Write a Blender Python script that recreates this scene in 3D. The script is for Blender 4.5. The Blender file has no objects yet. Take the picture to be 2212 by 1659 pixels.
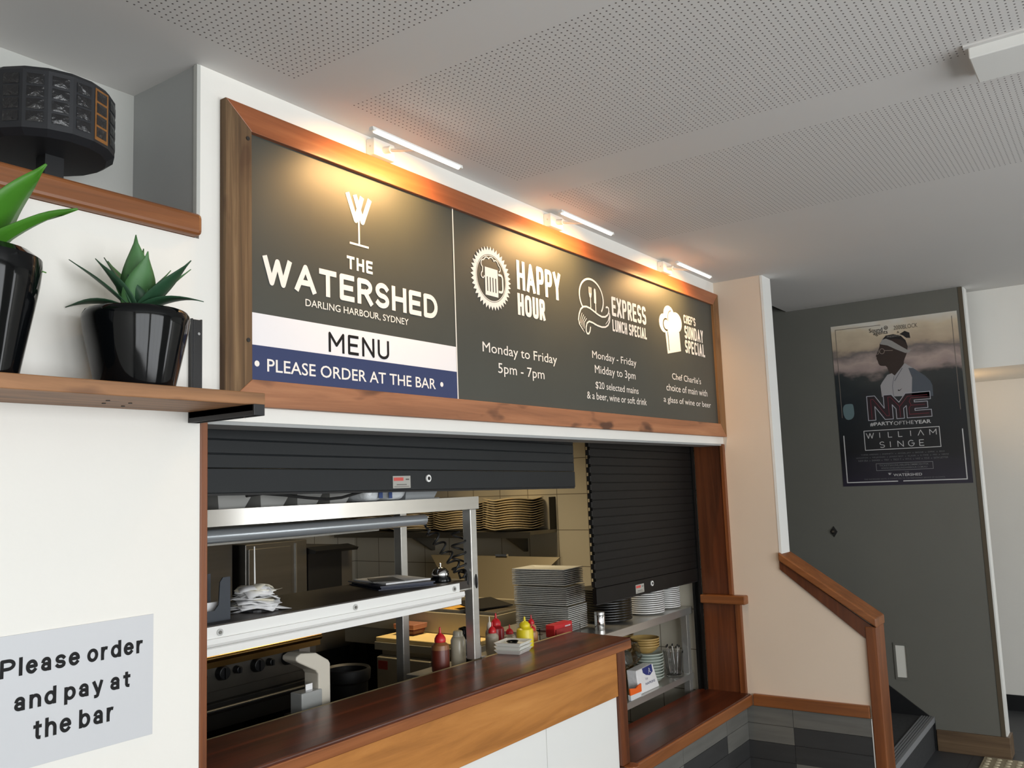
import bpy, bmesh, math, random
from mathutils import Vector, Matrix
random.seed(7)
SC = bpy.context.scene
COL = SC.collection
PI = math.pi

# ------------------------------------------------------------------ camera
cam_d = bpy.data.cameras.new('camera'); cam = bpy.data.objects.new('camera', cam_d); COL.objects.link(cam)
cam_d.sensor_fit = 'HORIZONTAL'; cam_d.sensor_width = 36.0; cam_d.lens = 1894.9 / 2212 * 36.0
cam_d.clip_start = 0.05; cam_d.clip_end = 200
r0 = (0.57766790, -0.81541551, -0.03738114); r1 = (0.07331665, 0.09744093, -0.99253712); r2 = (0.81297261, 0.57061617, 0.11607203)
cam.matrix_world = Matrix(((r0[0], -r1[0], -r2[0], 0), (r0[1], -r1[1], -r2[1], -1.8), (r0[2], -r1[2], -r2[2], 1.6), (0, 0, 0, 1)))
SC.camera = cam
# ------------------------------------------------------------------ colour management, world, daylight
SC.view_settings.view_transform = 'Standard'; SC.view_settings.look = 'None'
SC.view_settings.gamma = 1.0; SC.view_settings.use_curve_mapping = False
SC.view_settings.exposure = 0.0
SC.cycles.use_denoising = True
SC.cycles.max_bounces = 8; SC.cycles.diffuse_bounces = 5; SC.cycles.glossy_bounces = 4; SC.cycles.transmission_bounces = 6
SC.cycles.sample_clamp_indirect = 6.0
W = bpy.data.worlds.new('world'); SC.world = W; W.use_nodes = True
W.node_tree.nodes['Background'].inputs['Color'].default_value = (0.80, 0.90, 1.0, 1)
W.node_tree.nodes['Background'].inputs['Strength'].default_value = 1.0

def lamp(name, loc, target, size, sizey, power, color, spread=PI):
    d = bpy.data.lights.new(name, 'AREA'); d.shape = 'RECTANGLE'; d.size = size; d.size_y = sizey; d.energy = power; d.color = color; d.spread = spread
    o = bpy.data.objects.new(name, d); COL.objects.link(o); o.location = loc
    o.rotation_euler = (Vector(target) - Vector(loc)).to_track_quat('-Z', 'Y').to_euler()
    return o
REAR = -5.0
WINS = [(-2.1, 0.6), (0.9, 3.4), (5.80, 6.60)]
WINP = [92, 92, 27]
for (a, b), pw in zip(WINS, WINP):      # daylight coming through the front windows
    lamp('window_daylight', ((a + b) / 2, REAR + 0.05, 1.45), ((a + b) / 2, 0, 1.45), b - a, 1.9, pw, (0.965, 0.985, 1.0))
# the kitchen's own ceiling light, over the preparation fridge
lamp('kitchen_light', (3.55, 1.15, 2.45), (3.55, 1.22, 0), 0.6, 0.3, 12, (1.0, 0.79, 0.48), spread=math.radians(112))

# ------------------------------------------------------------------ helpers
def lin(c):
    c = c / 255.0
    return c / 12.92 if c <= 0.04045 else ((c + 0.055) / 1.055) ** 2.4
def S(r, g, b): return (lin(r), lin(g), lin(b), 1)
MATS = {}
def pbr(name, col, rough=0.5, metal=0.0, var=0.0, vscale=(8, 8, 8), bump=0.0, bscale=60, spec=None, trans=0.0, emit=None, estr=0.0, alpha=1.0, coat=0.0, ior=None):
    m = bpy.data.materials.new(name); m.use_nodes = True; nt = m.node_tree; b = nt.nodes['Principled BSDF']
    b.inputs['Base Color'].default_value = col; b.inputs['Roughness'].default_value = rough; b.inputs['Metallic'].default_value = metal
    if spec is not None: b.inputs['Specular IOR Level'].default_value = spec
    if trans: b.inputs['Transmission Weight'].default_value = trans
    if ior: b.inputs['IOR'].default_value = ior
    if coat: b.inputs['Coat Weight'].default_value = coat; b.inputs['Coat Roughness'].default_value = 0.08
    if alpha < 1: b.inputs['Alpha'].default_value = alpha
    if emit: b.inputs['Emission Color'].default_value = emit; b.inputs['Emission Strength'].default_value = estr
    tc = nt.nodes.new('ShaderNodeTexCoord')
    if var:
        mp = nt.nodes.new('ShaderNodeMapping'); mp.inputs['Scale'].default_value = vscale; nt.links.new(tc.outputs['Object'], mp.inputs['Vector'])
        n = nt.nodes.new('ShaderNodeTexNoise'); n.inputs['Scale'].default_value = 1.0; n.inputs['Detail'].default_value = 5; nt.links.new(mp.outputs[0], n.inputs['Vector'])
        r = nt.nodes.new('ShaderNodeMapRange'); r.inputs['From Min'].default_value = 0.3; r.inputs['From Max'].default_value = 0.7
        r.inputs['To Min'].default_value = 1 - var; r.inputs['To Max'].default_value = 1 + var * 0.6; nt.links.new(n.outputs['Fac'], r.inputs['Value'])
        mx = nt.nodes.new('ShaderNodeVectorMath'); mx.operation = 'SCALE'; mx.inputs[0].default_value = col[:3]; nt.links.new(r.outputs[0], mx.inputs['Scale'])
        nt.links.new(mx.outputs[0], b.inputs['Base Color'])
    if bump:
        n2 = nt.nodes.new('ShaderNodeTexNoise'); n2.inputs['Scale'].default_value = bscale; n2.inputs['Detail'].default_value = 4; nt.links.new(tc.outputs['Object'], n2.inputs['Vector'])
        bp = nt.nodes.new('ShaderNodeBump'); bp.inputs['Strength'].default_value = bump; bp.inputs['Distance'].default_value = 0.01
        nt.links.new(n2.outputs['Fac'], bp.inputs['Height']); nt.links.new(bp.outputs[0], b.inputs['Normal'])
    return m
def wood(name, c1, c2, c3, axis='x', rough=0.4, knots=0.0, gs=26, coat=0.0, strips=0.0):
    """grain along axis; three tones; optional dark knots; optional glued strips across"""
    m = bpy.data.materials.new(name); m.use_nodes = True; nt = m.node_tree; b = nt.nodes['Principled BSDF']
    b.inputs['Roughness'].default_value = rough
    if coat: b.inputs['Coat Weight'].default_value = coat; b.inputs['Coat Roughness'].default_value = 0.15
    tc = nt.nodes.new('ShaderNodeTexCoord'); mp = nt.nodes.new('ShaderNodeMapping')
    sc = [gs, gs, gs]; sc['xyz'.index(axis)] = 1.3; mp.inputs['Scale'].default_value = sc
    nt.links.new(tc.outputs['Object'], mp.inputs['Vector'])
    n = nt.nodes.new('ShaderNodeTexNoise'); n.inputs['Scale'].default_value = 1.0; n.inputs['Detail'].default_value = 7; n.inputs['Roughness'].default_value = 0.62; n.inputs['Distortion'].default_value = 0.6
    nt.links.new(mp.outputs[0], n.inputs['Vector'])
    r = nt.nodes.new('ShaderNodeValToRGB'); e = r.color_ramp.elements
    e[0].position = 0.28; e[0].color = c1; e[1].position = 0.72; e[1].color = c3; k = e.new(0.5); k.color = c2
    nt.links.new(n.outputs['Fac'], r.inputs['Fac']); out = r.outputs['Color']
    if strips:
        sep = nt.nodes.new('ShaderNodeSeparateXYZ'); nt.links.new(tc.outputs['Object'], sep.inputs[0])
        other = {'x': 'Y', 'y': 'X', 'z': 'X'}[axis]
        d = nt.nodes.new('ShaderNodeMath'); d.operation = 'DIVIDE'; d.inputs[1].default_value = strips; nt.links.new(sep.outputs[other], d.inputs[0])
        f = nt.nodes.new('ShaderNodeMath'); f.operation = 'FLOOR'; nt.links.new(d.outputs[0], f.inputs[0])
        wn = nt.nodes.new('ShaderNodeTexWhiteNoise'); wn.noise_dimensions = '1D'; nt.links.new(f.outputs[0], wn.inputs['W'])
        mr = nt.nodes.new('ShaderNodeMapRange'); mr.inputs['To Min'].default_value = 0.55; mr.inputs['To Max'].default_value = 1.35; nt.links.new(wn.outputs['Value'], mr.inputs['Value'])
        sm = nt.nodes.new('ShaderNodeVectorMath'); sm.operation = 'SCALE'; nt.links.new(out, sm.inputs[0]); nt.links.new(mr.outputs[0], sm.inputs['Scale']); out = sm.outputs[0]
    if knots:
        mp2 = nt.nodes.new('ShaderNodeMapping'); s2 = [14, 14, 14]; s2['xyz'.index(axis)] = 5.0; mp2.inputs['Scale'].default_value = s2; nt.links.new(tc.outputs['Object'], mp2.inputs['Vector'])
        n3 = nt.nodes.new('ShaderNodeTexNoise'); n3.inputs['Scale'].default_value = 1.0; n3.inputs['Detail'].default_value = 2; nt.links.new(mp2.outputs[0], n3.inputs['Vector'])
        r3 = nt.nodes.new('ShaderNodeValToRGB'); r3.color_ramp.elements[0].position = 0.60; r3.color_ramp.elements[0].color = (0, 0, 0, 1); r3.color_ramp.elements[1].position = 0.70; r3.color_ramp.elements[1].color = (knots, knots, knots, 1)
        nt.links.new(n3.outputs['Fac'], r3.inputs['Fac'])
        mix = nt.nodes.new('ShaderNodeMixRGB'); mix.inputs['Color2'].default_value = S(62, 34, 20); nt.links.new(r3.outputs[0], mix.inputs['Fac']); nt.links.new(out, mix.inputs['Color1']); out = mix.outputs[0]
    nt.links.new(out, b.inputs['Base Color'])
    bp = nt.nodes.new('ShaderNodeBump'); bp.inputs['Strength'].default_value = 0.18; bp.inputs['Distance'].default_value = 0.004
    nt.links.new(n.outputs['Fac'], bp.inputs['Height']); nt.links.new(bp.outputs[0], b.inputs['Normal'])
    return m

class MB:
    def __init__(s): s.v = []; s.f = []; s.mi = []; s.cur = 0
    def add(s, vs, fs):
        o = len(s.v); s.v += [Vector(p) for p in vs]
        for f in fs: s.f.append([i + o for i in f]); s.mi.append(s.cur)
        return s
    def box(s, x0, y0, z0, x1, y1, z1):
        return s.add([(x0, y0, z0), (x1, y0, z0), (x1, y1, z0), (x0, y1, z0), (x0, y0, z1), (x1, y0, z1), (x1, y1, z1), (x0, y1, z1)],
                     [(0, 3, 2, 1), (4, 5, 6, 7), (0, 1, 5, 4), (1, 2, 6, 5), (2, 3, 7, 6), (3, 0, 4, 7)])
    def cyl(s, p, q, r, r2=None, n=20):
        p = Vector(p); q = Vector(q); r2 = r if r2 is None else r2; d = (q - p).normalized()
        u = d.orthogonal().normalized(); w = d.cross(u); vs = []
        for c, rr in ((p, r), (q, r2)):
            vs += [c + (u * math.cos(2 * PI * i / n) + w * math.sin(2 * PI * i / n)) * rr for i in range(n)]
        fs = [(i, (i + 1) % n, n + (i + 1) % n, n + i) for i in range(n)] + [tuple(range(n))[::-1], tuple(range(n, 2 * n))]
        return s.add(vs, fs)
    def lathe(s, c, prof, n=28, closed=True):
        """profile of (r, z) pairs around the vertical axis through c"""
        vs = []; fs = []; c = Vector(c); k = len(prof)
        for i in range(n):
            a = 2 * PI * i / n
            vs += [c + Vector((r * math.cos(a), r * math.sin(a), z)) for r, z in prof]
        for i in range(n):
            j = (i + 1) % n
            for t in range(k - 1): fs.append((i * k + t, j * k + t, j * k + t + 1, i * k + t + 1))
        if prof[0][0] > 1e-5: fs.append(tuple(i * k for i in range(n))[::-1])
        if closed and prof[-1][0] > 1e-5: fs.append(tuple(i * k + k - 1 for i in range(n)))
        return s.add(vs, fs)
    def prism(s, poly, fn, a, b):
        """2d polygon, extruded; fn(u, v, t) -> xyz for t = a .. b"""
        n = len(poly)
        vs = [fn(u, v, a) for u, v in poly] + [fn(u, v, b) for u, v in poly]
        return s.add(vs, [tuple(range(n))[::-1], tuple(range(n, 2 * n))] + [(i, (i + 1) % n, n + (i + 1) % n, n + i) for i in range(n)])
    def tube(s, pts, r, n=8, caps=True):
        pts = [Vector(p) for p in pts]; vs = []; fs = []; u = None
        for i, p in enumerate(pts):
            d = (pts[min(i + 1, len(pts) - 1)] - pts[max(i - 1, 0)]).normalized()
            u = d.orthogonal().normalized() if u is None else (u - d * u.dot(d)).normalized()
            w = d.cross(u)
            vs += [p + (u * math.cos(2 * PI * k / n) + w * math.sin(2 * PI * k / n)) * r for k in range(n)]
        for i in range(len(pts) - 1):
            for k in range(n): fs.append((i * n + k, i * n + (k + 1) % n, (i + 1) * n + (k + 1) % n, (i + 1) * n + k))
        if caps: fs += [tuple(range(n))[::-1], tuple(range(len(vs) - n, len(vs)))]
        return s.add(vs, fs)
    def sphere(s, c, rx, ry, rz, n=16, m=10):
        return s.add_grid(lambda a, b: (c[0] + rx * math.sin(b) * math.cos(a), c[1] + ry * math.sin(b) * math.sin(a), c[2] + rz * math.cos(b)), n, m)
    def add_grid(s, fn, n, m):
        vs = [fn(2 * PI * i / n, PI * (0.001 + 0.998 * j / m)) for j in range(m + 1) for i in range(n)]
        fs = [(j * n + i, j * n + (i + 1) % n, (j + 1) * n + (i + 1) % n, (j + 1) * n + i) for j in range(m) for i in range(n)]
        return s.add(vs, fs)
    def xf(s, mat, start=0):
        for i in range(start, len(s.v)): s.v[i] = mat @ s.v[i]
        return s
    def bb(s):
        return [min(p[i] for p in s.v) for i in range(3)], [max(p[i] for p in s.v) for i in range(3)]

ORG = {}
def mesh_obj(name, mb, mats, origin, parent=None, bevel=0.0, smooth=False, solid=0.0, fixn=True, seg=2):
    me = bpy.data.meshes.new(name); o = Vector(origin)
    me.from_pydata([tuple(p - o) for p in mb.v], [], mb.f); 
    if not isinstance(mats, (list, tuple)): mats = [mats]
    for m in mats: me.materials.append(m)
    for p, i in zip(me.polygons, mb.mi): p.material_index = i
    if fixn:
        bm = bmesh.new(); bm.from_mesh(me); bmesh.ops.recalc_face_normals(bm, faces=bm.faces); bm.to_mesh(me); bm.free()
    if smooth:
        me.polygons.foreach_set('use_smooth', [True] * len(me.polygons)); me.set_sharp_from_angle(angle=math.radians(38))
    me.update()
    ob = bpy.data.objects.new(name, me); COL.objects.link(ob)
    if parent: ob.parent = parent
    else: ob.location = o
    ORG[ob.name] = o.copy()
    if bevel:
        b = ob.modifiers.new('bevel', 'BEVEL'); b.width = bevel; b.segments = seg; b.limit_method = 'ANGLE'; b.angle_limit = math.radians(40)
    if solid:
        b = ob.modifiers.new('solid', 'SOLIDIFY'); b.thickness = solid; b.offset = 0
    return ob
def tag(o, label, cat, group=None):
    o['label'] = label; o['category'] = cat
    if group: o['group'] = group
    return o
def thing(name, label, cat, loc, group=None):
    o = bpy.data.objects.new(name, None); COL.objects.link(o); o.location = loc; o.empty_display_size = 0.05
    ORG[o.name] = Vector(loc); return tag(o, label, cat, group)
def part(name, mb, mats, parent, label=None, **k):
    o = mesh_obj(name, mb, mats, ORG[parent.name], parent, **k)
    if label: o['label'] = label
    return o
def solo(name, mb, mats, label, cat, group=None, **k):
    lo, hi = mb.bb(); o = mesh_obj(name, mb, mats, ((lo[0] + hi[0]) / 2, (lo[1] + hi[1]) / 2, lo[2]), **k)
    return tag(o, label, cat, group)
def struct(name, mb, mats, **k):
    o = mesh_obj(name, mb, mats, (0, 0, 0), **k); o['kind'] = 'structure'; return o
ORD = ['topmost', 'second', 'third', 'fourth', 'fifth', 'sixth', 'seventh', 'eighth', 'ninth', 'tenth', 'eleventh', 'twelfth', 'thirteenth', 'fourteenth', 'fifteenth', 'sixteenth', 'seventeenth', 'eighteenth', 'nineteenth', 'twentieth']
ORD += ['twenty-' + w for w in ('first', 'second', 'third', 'fourth', 'fifth', 'sixth', 'seventh', 'eighth', 'ninth')] + ['thirtieth'] + ['thirty-' + w for w in ('first', 'second', 'third', 'fourth')]
def from_top(i): return 'topmost' if i == 0 else ORD[i] + ' from the top'

# --- lettering: a stroke alphabet for the painted headings, the built-in font for the text lines
def arc(cx, cy, rx, ry, a0, a1, n=14, e=1.0):
    out = []
    for i in range(n + 1):
        a = math.radians(a0 + (a1 - a0) * i / n); c, s_ = math.cos(a), math.sin(a)
        out.append((cx + rx * math.copysign(abs(c) ** e, c), cy + ry * math.copysign(abs(s_) ** e, s_)))
    return out
def glyph(ch, e):
    A = lambda *a, **k: arc(*a, e=e, **k)
    g = {
     'A': (1, [[(0, 0), (.5, 1), (1, 0)], [(.19, .3), (.81, .3)]]), 'C': (.9, [A(.5, .5, .5, .5, 48, 312)]), 'D': (.9, [[(0, 0), (0, 1), (.4, 1)] + A(.4, .5, .6, .5, 90, -90) + [(0, 0)]]),
     'E': (.72, [[(1, 1), (0, 1), (0, 0), (1, 0)], [(0, .5), (.88, .5)]]), 'F': (.68, [[(1, 1), (0, 1), (0, 0)], [(0, .5), (.85, .5)]]),
     'H': (.85, [[(0, 0), (0, 1)], [(1, 0), (1, 1)], [(0, .5), (1, .5)]]), 'I': (.02, [[(.5, 0), (.5, 1)]]), 'L': (.66, [[(0, 1), (0, 0), (1, 0)]]),
     'M': (1.1, [[(0, 0), (0, 1), (.5, .35), (1, 1), (1, 0)]]), 'N': (.9, [[(0, 0), (0, 1), (1, 0), (1, 1)]]), 'O': (1.0, [A(.5, .5, .5, .5, 0, 360, n=28)]),
     'P': (.78, [[(0, 0), (0, 1), (.5, 1)] + A(.5, .73, .5, .27, 90, -90) + [(0, .46)]]), 'R': (.8, [[(0, 0), (0, 1), (.5, 1)] + A(.5, .74, .48, .26, 90, -90) + [(0, .48)], [(.5, .48), (1, 0)]]),
     'G': (.95, [A(.5, .5, .5, .5, 45, 360) + [(.55, .5)]]),
     'S': (.75, [A(.5, .74, .48, .26, 28, 270) + A(.5, .24, .5, .24, 90, -150)]), 'T': (.85, [[(0, 1), (1, 1)], [(.5, 1), (.5, 0)]]), 'U': (.85, [[(0, 1), (0, .3)] + A(.5, .3, .5, .3, 180, 360) + [(1, 1)]]),
     'W': (1.35, [[(0, 1), (.26, 0), (.5, .95), (.74, 0), (1, 1)]]), 'X': (.85, [[(0, 0), (1, 1)], [(0, 1), (1, 0)]]), 'Y': (.85, [[(0, 1), (.5, .45), (1, 1)], [(.5, .45), (.5, 0)]]),
     "'": (.02, [[(.5, 1), (.5, .78)]]),
     'l': (.02, [[(.5, 0), (.5, 1)]]), 'a': (.55, [arc(.46, .5, .4, .22, 165, 0) + [(.88, 0)], arc(.44, .19, .42, .19, 0, 360, n=20)]),
     'b': (.58, [[(0, 0), (0, 1)], arc(.5, .36, .5, .36, 0, 360, n=22)]), 'd': (.58, [[(1, 0), (1, 1)], arc(.5, .36, .5, .36, 0, 360, n=22)]),
     'e': (.58, [[(0, .38), (1, .38)] + arc(.5, .36, .5, .36, 3, 318, n=22)]), 'h': (.55, [[(0, 0), (0, 1)], arc(.5, .40, .5, .32, 180, 0) + [(1, 0)]]),
     'n': (.55, [[(0, 0), (0, .72)], arc(.5, .40, .5, .32, 180, 0) + [(1, 0)]]), 'o': (.6, [arc(.5, .36, .5, .36, 0, 360, n=22)]), 'p': (.58, [[(0, -.28), (0, .72)], arc(.5, .36, .5, .36, 0, 360, n=22)]),
     'r': (.32, [[(0, 0), (0, .72)], arc(.75, .30, .75, .42, 180, 80)]), 's': (.52, [arc(.5, .53, .48, .19, 25, 270) + arc(.5, .17, .5, .17, 90, -155)]),
     't': (.34, [[(.45, .93), (.45, .16)] + arc(.8, .16, .35, .16, 180, 270), [(0, .70), (1, .70)]]), 'y': (.55, [[(0, .72), (.52, .02)], [(1, .72), (.55, -.10)] + arc(.25, -.12, .28, .16, 10, -95)]),
    }
    return g[ch]
def poly_stroke(out, pts, w, capround=False):
    """append flat quads and joint discs for a stroked polyline to a list of 2d polygons"""
    for i in range(len(pts) - 1):
        (x0, y0), (x1, y1) = pts[i], pts[i + 1]; L = math.hypot(x1 - x0, y1 - y0)
        if L < 1e-7: continue
        nx, ny = -(y1 - y0) / L * w / 2, (x1 - x0) / L * w / 2
        out.append([(x0 + nx, y0 + ny), (x0 - nx, y0 - ny), (x1 - nx, y1 - ny), (x1 + nx, y1 + ny)])
    js = pts if capround else pts[1:-1]
    if len(pts) > 2 and math.hypot(pts[0][0] - pts[-1][0], pts[0][1] - pts[-1][1]) < 1e-6: js = pts
    for x, y in js: out.append([(x + w / 2 * math.cos(2 * PI * k / 10), y + w / 2 * math.sin(2 * PI * k / 10)) for k in range(10)])
def strokes(text, x0, x1, z0, z1, w, e=1.0, gap=.22, space=.4, capround=False):
    """heading fitted to baseline z0 .. cap height z1 and x0 .. x1 (z-units in metres) -> 2d polygons"""
    adv = []; x = 0.0
    for i, ch in enumerate(text):
        if ch == ' ': x += space; continue
        gw, pl = glyph(ch, e); adv.append((x, gw, pl)); x += gw + gap
    tot = x - gap; h = z1 - z0 - w; sx = (x1 - x0 - w * len(adv)) / (tot) if tot else 1
    out = []; used = 0
    for (gx, gw, pl) in adv:
        bx = x0 + w / 2 + gx * sx + used * w; used += 1
        for p in pl:
            q = [(bx + u * gw * sx, z0 + w / 2 + v * h) for u, v in p]
            if math.hypot(q[0][0] - q[-1][0], q[0][1] - q[-1][1]) > 1e-6:      # free ends run on to the full letter height
                for a, b in ((0, 1), (-1, -2)):
                    d = math.hypot(q[a][0] - q[b][0], q[a][1] - q[b][1]); k = w * .48 / d
                    q[a] = (q[a][0] + (q[a][0] - q[b][0]) * k, q[a][1] + (q[a][1] - q[b][1]) * k)
            poly_stroke(out, q, w, capround)
    return out
def font_polys(text, x0, x1, z0, z1, off=0.0):
    """a line in the built-in font, its ink fitted to the box -> 2d polygons"""
    c = bpy.data.curves.new('line', 'FONT'); c.body = text; c.size = 1.0; c.offset = off; c.resolution_u = 3
    o = bpy.data.objects.new('line', c); COL.objects.link(o); bpy.context.view_layer.update()
    me = bpy.data.meshes.new_from_object(o.evaluated_get(bpy.context.evaluated_depsgraph_get()))
    vs = [v.co.copy() for v in me.vertices]; fs = [list(p.vertices) for p in me.polygons]
    bpy.data.objects.remove(o); bpy.data.curves.remove(c); bpy.data.meshes.remove(me)
    a0 = min(v.x for v in vs); a1 = max(v.x for v in vs); b0 = min(v.y for v in vs); b1 = max(v.y for v in vs)
    f = lambda v: (x0 + (v.x - a0) / (a1 - a0) * (x1 - x0), z0 + (v.y - b0) / (b1 - b0) * (z1 - z0))
    return [[f(vs[i]) for i in p] for p in fs]
def word_groups(polys, gap):
    """split a line's polygons where a horizontal gap shows a new word"""
    rows = sorted(polys, key=lambda p: min(q[0] for q in p)); out = [[]]; far = None
    for p in rows:
        a, b = min(q[0] for q in p), max(q[0] for q in p)
        if far is not None and a - far > gap: out.append([])
        out[-1].append(p); far = b if far is None or a - far > gap else max(far, b)
    return out
def flat(polys, fn):
    mb = MB()
    P = [fn(0.0, 0.0), fn(1.0, 0.0), fn(0.0, 1.0)]; a, b, c = (Vector(p) for p in P); n = (b - a).cross(c - a).normalized()
    if n.dot(Vector((-1, -1, 0))) < 0: n = -n
    for i, p in enumerate(polys):      # pieces of one letter lie a hair apart so that they do not shade one another
        d = n * (1.0e-5 * (i % 67)); mb.add([Vector(fn(u, v)) + d for u, v in p], [tuple(range(len(p)))])
    return mb
# ------------------------------------------------------------------ materials
M = {}
M['white'] = pbr('wall_white', S(238, 236, 229), 0.55, var=0.02, vscale=(3, 3, 3), bump=0.03, bscale=90)
M['trimwhite'] = pbr('gloss_white', S(236, 236, 232), 0.35)
M['grey'] = pbr('grey_paint', S(164, 166, 165), 0.6, var=0.03, vscale=(4, 4, 4), bump=0.03)
M['nichepaint'] = pbr('pale_grey_paint', S(190, 191, 186), 0.6, var=0.03, vscale=(4, 4, 4), bump=0.04)
M['cream'] = pbr('cream_paint', S(228, 210, 190), 0.5, var=0.02, vscale=(3, 3, 3), bump=0.03)
M['stairgrey'] = pbr('stair_grey', S(106, 106, 99), 0.5, var=0.04, vscale=(3, 3, 3), bump=0.04)
M['ceil'] = pbr('ceiling_paint', S(222, 220, 217), 0.7, var=0.015, vscale=(1.5, 1.5, 1.5))
def perf():
    m = pbr('perforated_board', S(222, 220, 217), 0.7); nt = m.node_tree; b = nt.nodes['Principled BSDF']
    tc = nt.nodes.new('ShaderNodeTexCoord'); sc = nt.nodes.new('ShaderNodeVectorMath'); sc.operation = 'SCALE'; sc.inputs['Scale'].default_value = 1 / 0.0165
    nt.links.new(tc.outputs['Object'], sc.inputs[0])
    fr = nt.nodes.new('ShaderNodeVectorMath'); fr.operation = 'FRACTION'; nt.links.new(sc.outputs[0], fr.inputs[0])
    sb = nt.nodes.new('ShaderNodeVectorMath'); sb.operation = 'SUBTRACT'; sb.inputs[1].default_value = (.5, .5, 0); nt.links.new(fr.outputs[0], sb.inputs[0])
    mu = nt.nodes.new('ShaderNodeVectorMath'); mu.operation = 'MULTIPLY'; mu.inputs[1].default_value = (1, 1, 0); nt.links.new(sb.outputs[0], mu.inputs[0])
    ln = nt.nodes.new('ShaderNodeVectorMath'); ln.operation = 'LENGTH'; nt.links.new(mu.outputs[0], ln.inputs[0])
    lt = nt.nodes.new('ShaderNodeMath'); lt.operation = 'LESS_THAN'; lt.inputs[1].default_value = 0.145; nt.links.new(ln.outputs['Value'], lt.inputs[0])
    mx = nt.nodes.new('ShaderNodeMixRGB'); mx.inputs['Color1'].default_value = S(222, 220, 217); mx.inputs['Color2'].default_value = S(92, 86, 82)
    nt.links.new(lt.outputs[0], mx.inputs['Fac']); nt.links.new(mx.outputs[0], b.inputs['Base Color']); return m
M['perf'] = perf()
M['steel'] = pbr('stainless_steel', S(196, 194, 188), 0.28, 0.72, var=0.05, vscale=(1, 60, 60))
M['steeldull'] = pbr('dull_stainless', S(132, 130, 124), 0.42, 1.0, var=0.08, vscale=(2, 2, 30))
M['chrome'] = pbr('chrome', S(225, 225, 225), 0.06, 1.0)
M['alu'] = pbr('aluminium', S(200, 200, 198), 0.35, 1.0)
M['shutterblack'] = pbr('shutter_black', S(17, 17, 16), 0.5, spec=.25, var=0.10, vscale=(3, 3, 6))
M['shutter'] = pbr('shutter_charcoal', S(30, 33, 35), 0.40, spec=.28, var=0.10, vscale=(3, 3, 6), bump=0.03, bscale=40)
M['black'] = pbr('black_plastic', S(24, 25, 27), 0.4)
M['blackmetal'] = pbr('black_metal', S(26, 27, 29), 0.38)
M['dark'] = pbr('dark_mottled', S(30, 29, 27), 0.6, var=0.2, vscale=(6, 6, 6))
M['rubber'] = pbr('black_rubber', S(16, 16, 16), 0.55)
M['glossblack'] = pbr('glazed_black', S(9, 11, 13), 0.07, spec=0.28)
M['cherry'] = wood('red_brown_timber', S(104, 62, 32), S(130, 78, 41), S(148, 93, 52), 'x', 0.38)
M['cherryz'] = wood('red_brown_timber_upright', S(96, 52, 24), S(124, 70, 34), S(146, 88, 46), 'z', 0.38)
M['cherryy'] = wood('red_brown_timber_cross', S(110, 64, 32), S(136, 82, 42), S(156, 98, 54), 'y', 0.36)
M['jamb'] = wood('dark_cherry_panel', S(70, 36, 18), S(94, 50, 26), S(116, 64, 34), 'z', 0.34)
M['mahogany'] = wood('mahogany_top', S(54, 24, 14), S(84, 38, 20), S(112, 54, 28), 'x', 0.30, gs=18, coat=0.12, strips=0.062)
M['nosing'] = wood('worn_nosing', S(104, 58, 30), S(138, 82, 44), S(160, 98, 56), 'x', 0.34)
M['fascia'] = wood('honey_timber', S(150, 96, 44), S(184, 122, 60), S(204, 142, 76), 'x', 0.36, gs=14)
M['railtop'] = wood('frame_top', S(128, 74, 44), S(150, 88, 54), S(166, 102, 64), 'x', 0.30)
M['raillow'] = wood('frame_bottom', S(126, 82, 54), S(158, 106, 72), S(178, 126, 88), 'x', 0.5, knots=0.85)
M['railleft'] = wood('frame_weathered', S(66, 48, 30), S(104, 80, 54), S(140, 114, 82), 'z', 0.8, knots=0.5, gs=40)
M['railright'] = wood('frame_right', S(96, 66, 38), S(130, 92, 54), S(156, 112, 68), 'z', 0.6, knots=0.4)
M['plank'] = wood('shelf_plank', S(98, 68, 42), S(146, 102, 64), S(172, 122, 80), 'x', 0.55, knots=0.55)
M['board'] = pbr('sign_charcoal', S(64, 67, 62), 0.46, var=0.05, vscale=(5, 5, 5))
M['ink'] = pbr('sign_white', S(240, 236, 230), 0.5)
M['inkblack'] = pbr('sign_black', S(20, 20, 21), 0.6, spec=.25)
M['blue'] = pbr('sign_navy', S(40, 54, 98), 0.4)
M['bandwhite'] = pbr('sign_band_white', S(236, 236, 240), 0.4)
M['tile'] = None
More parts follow.
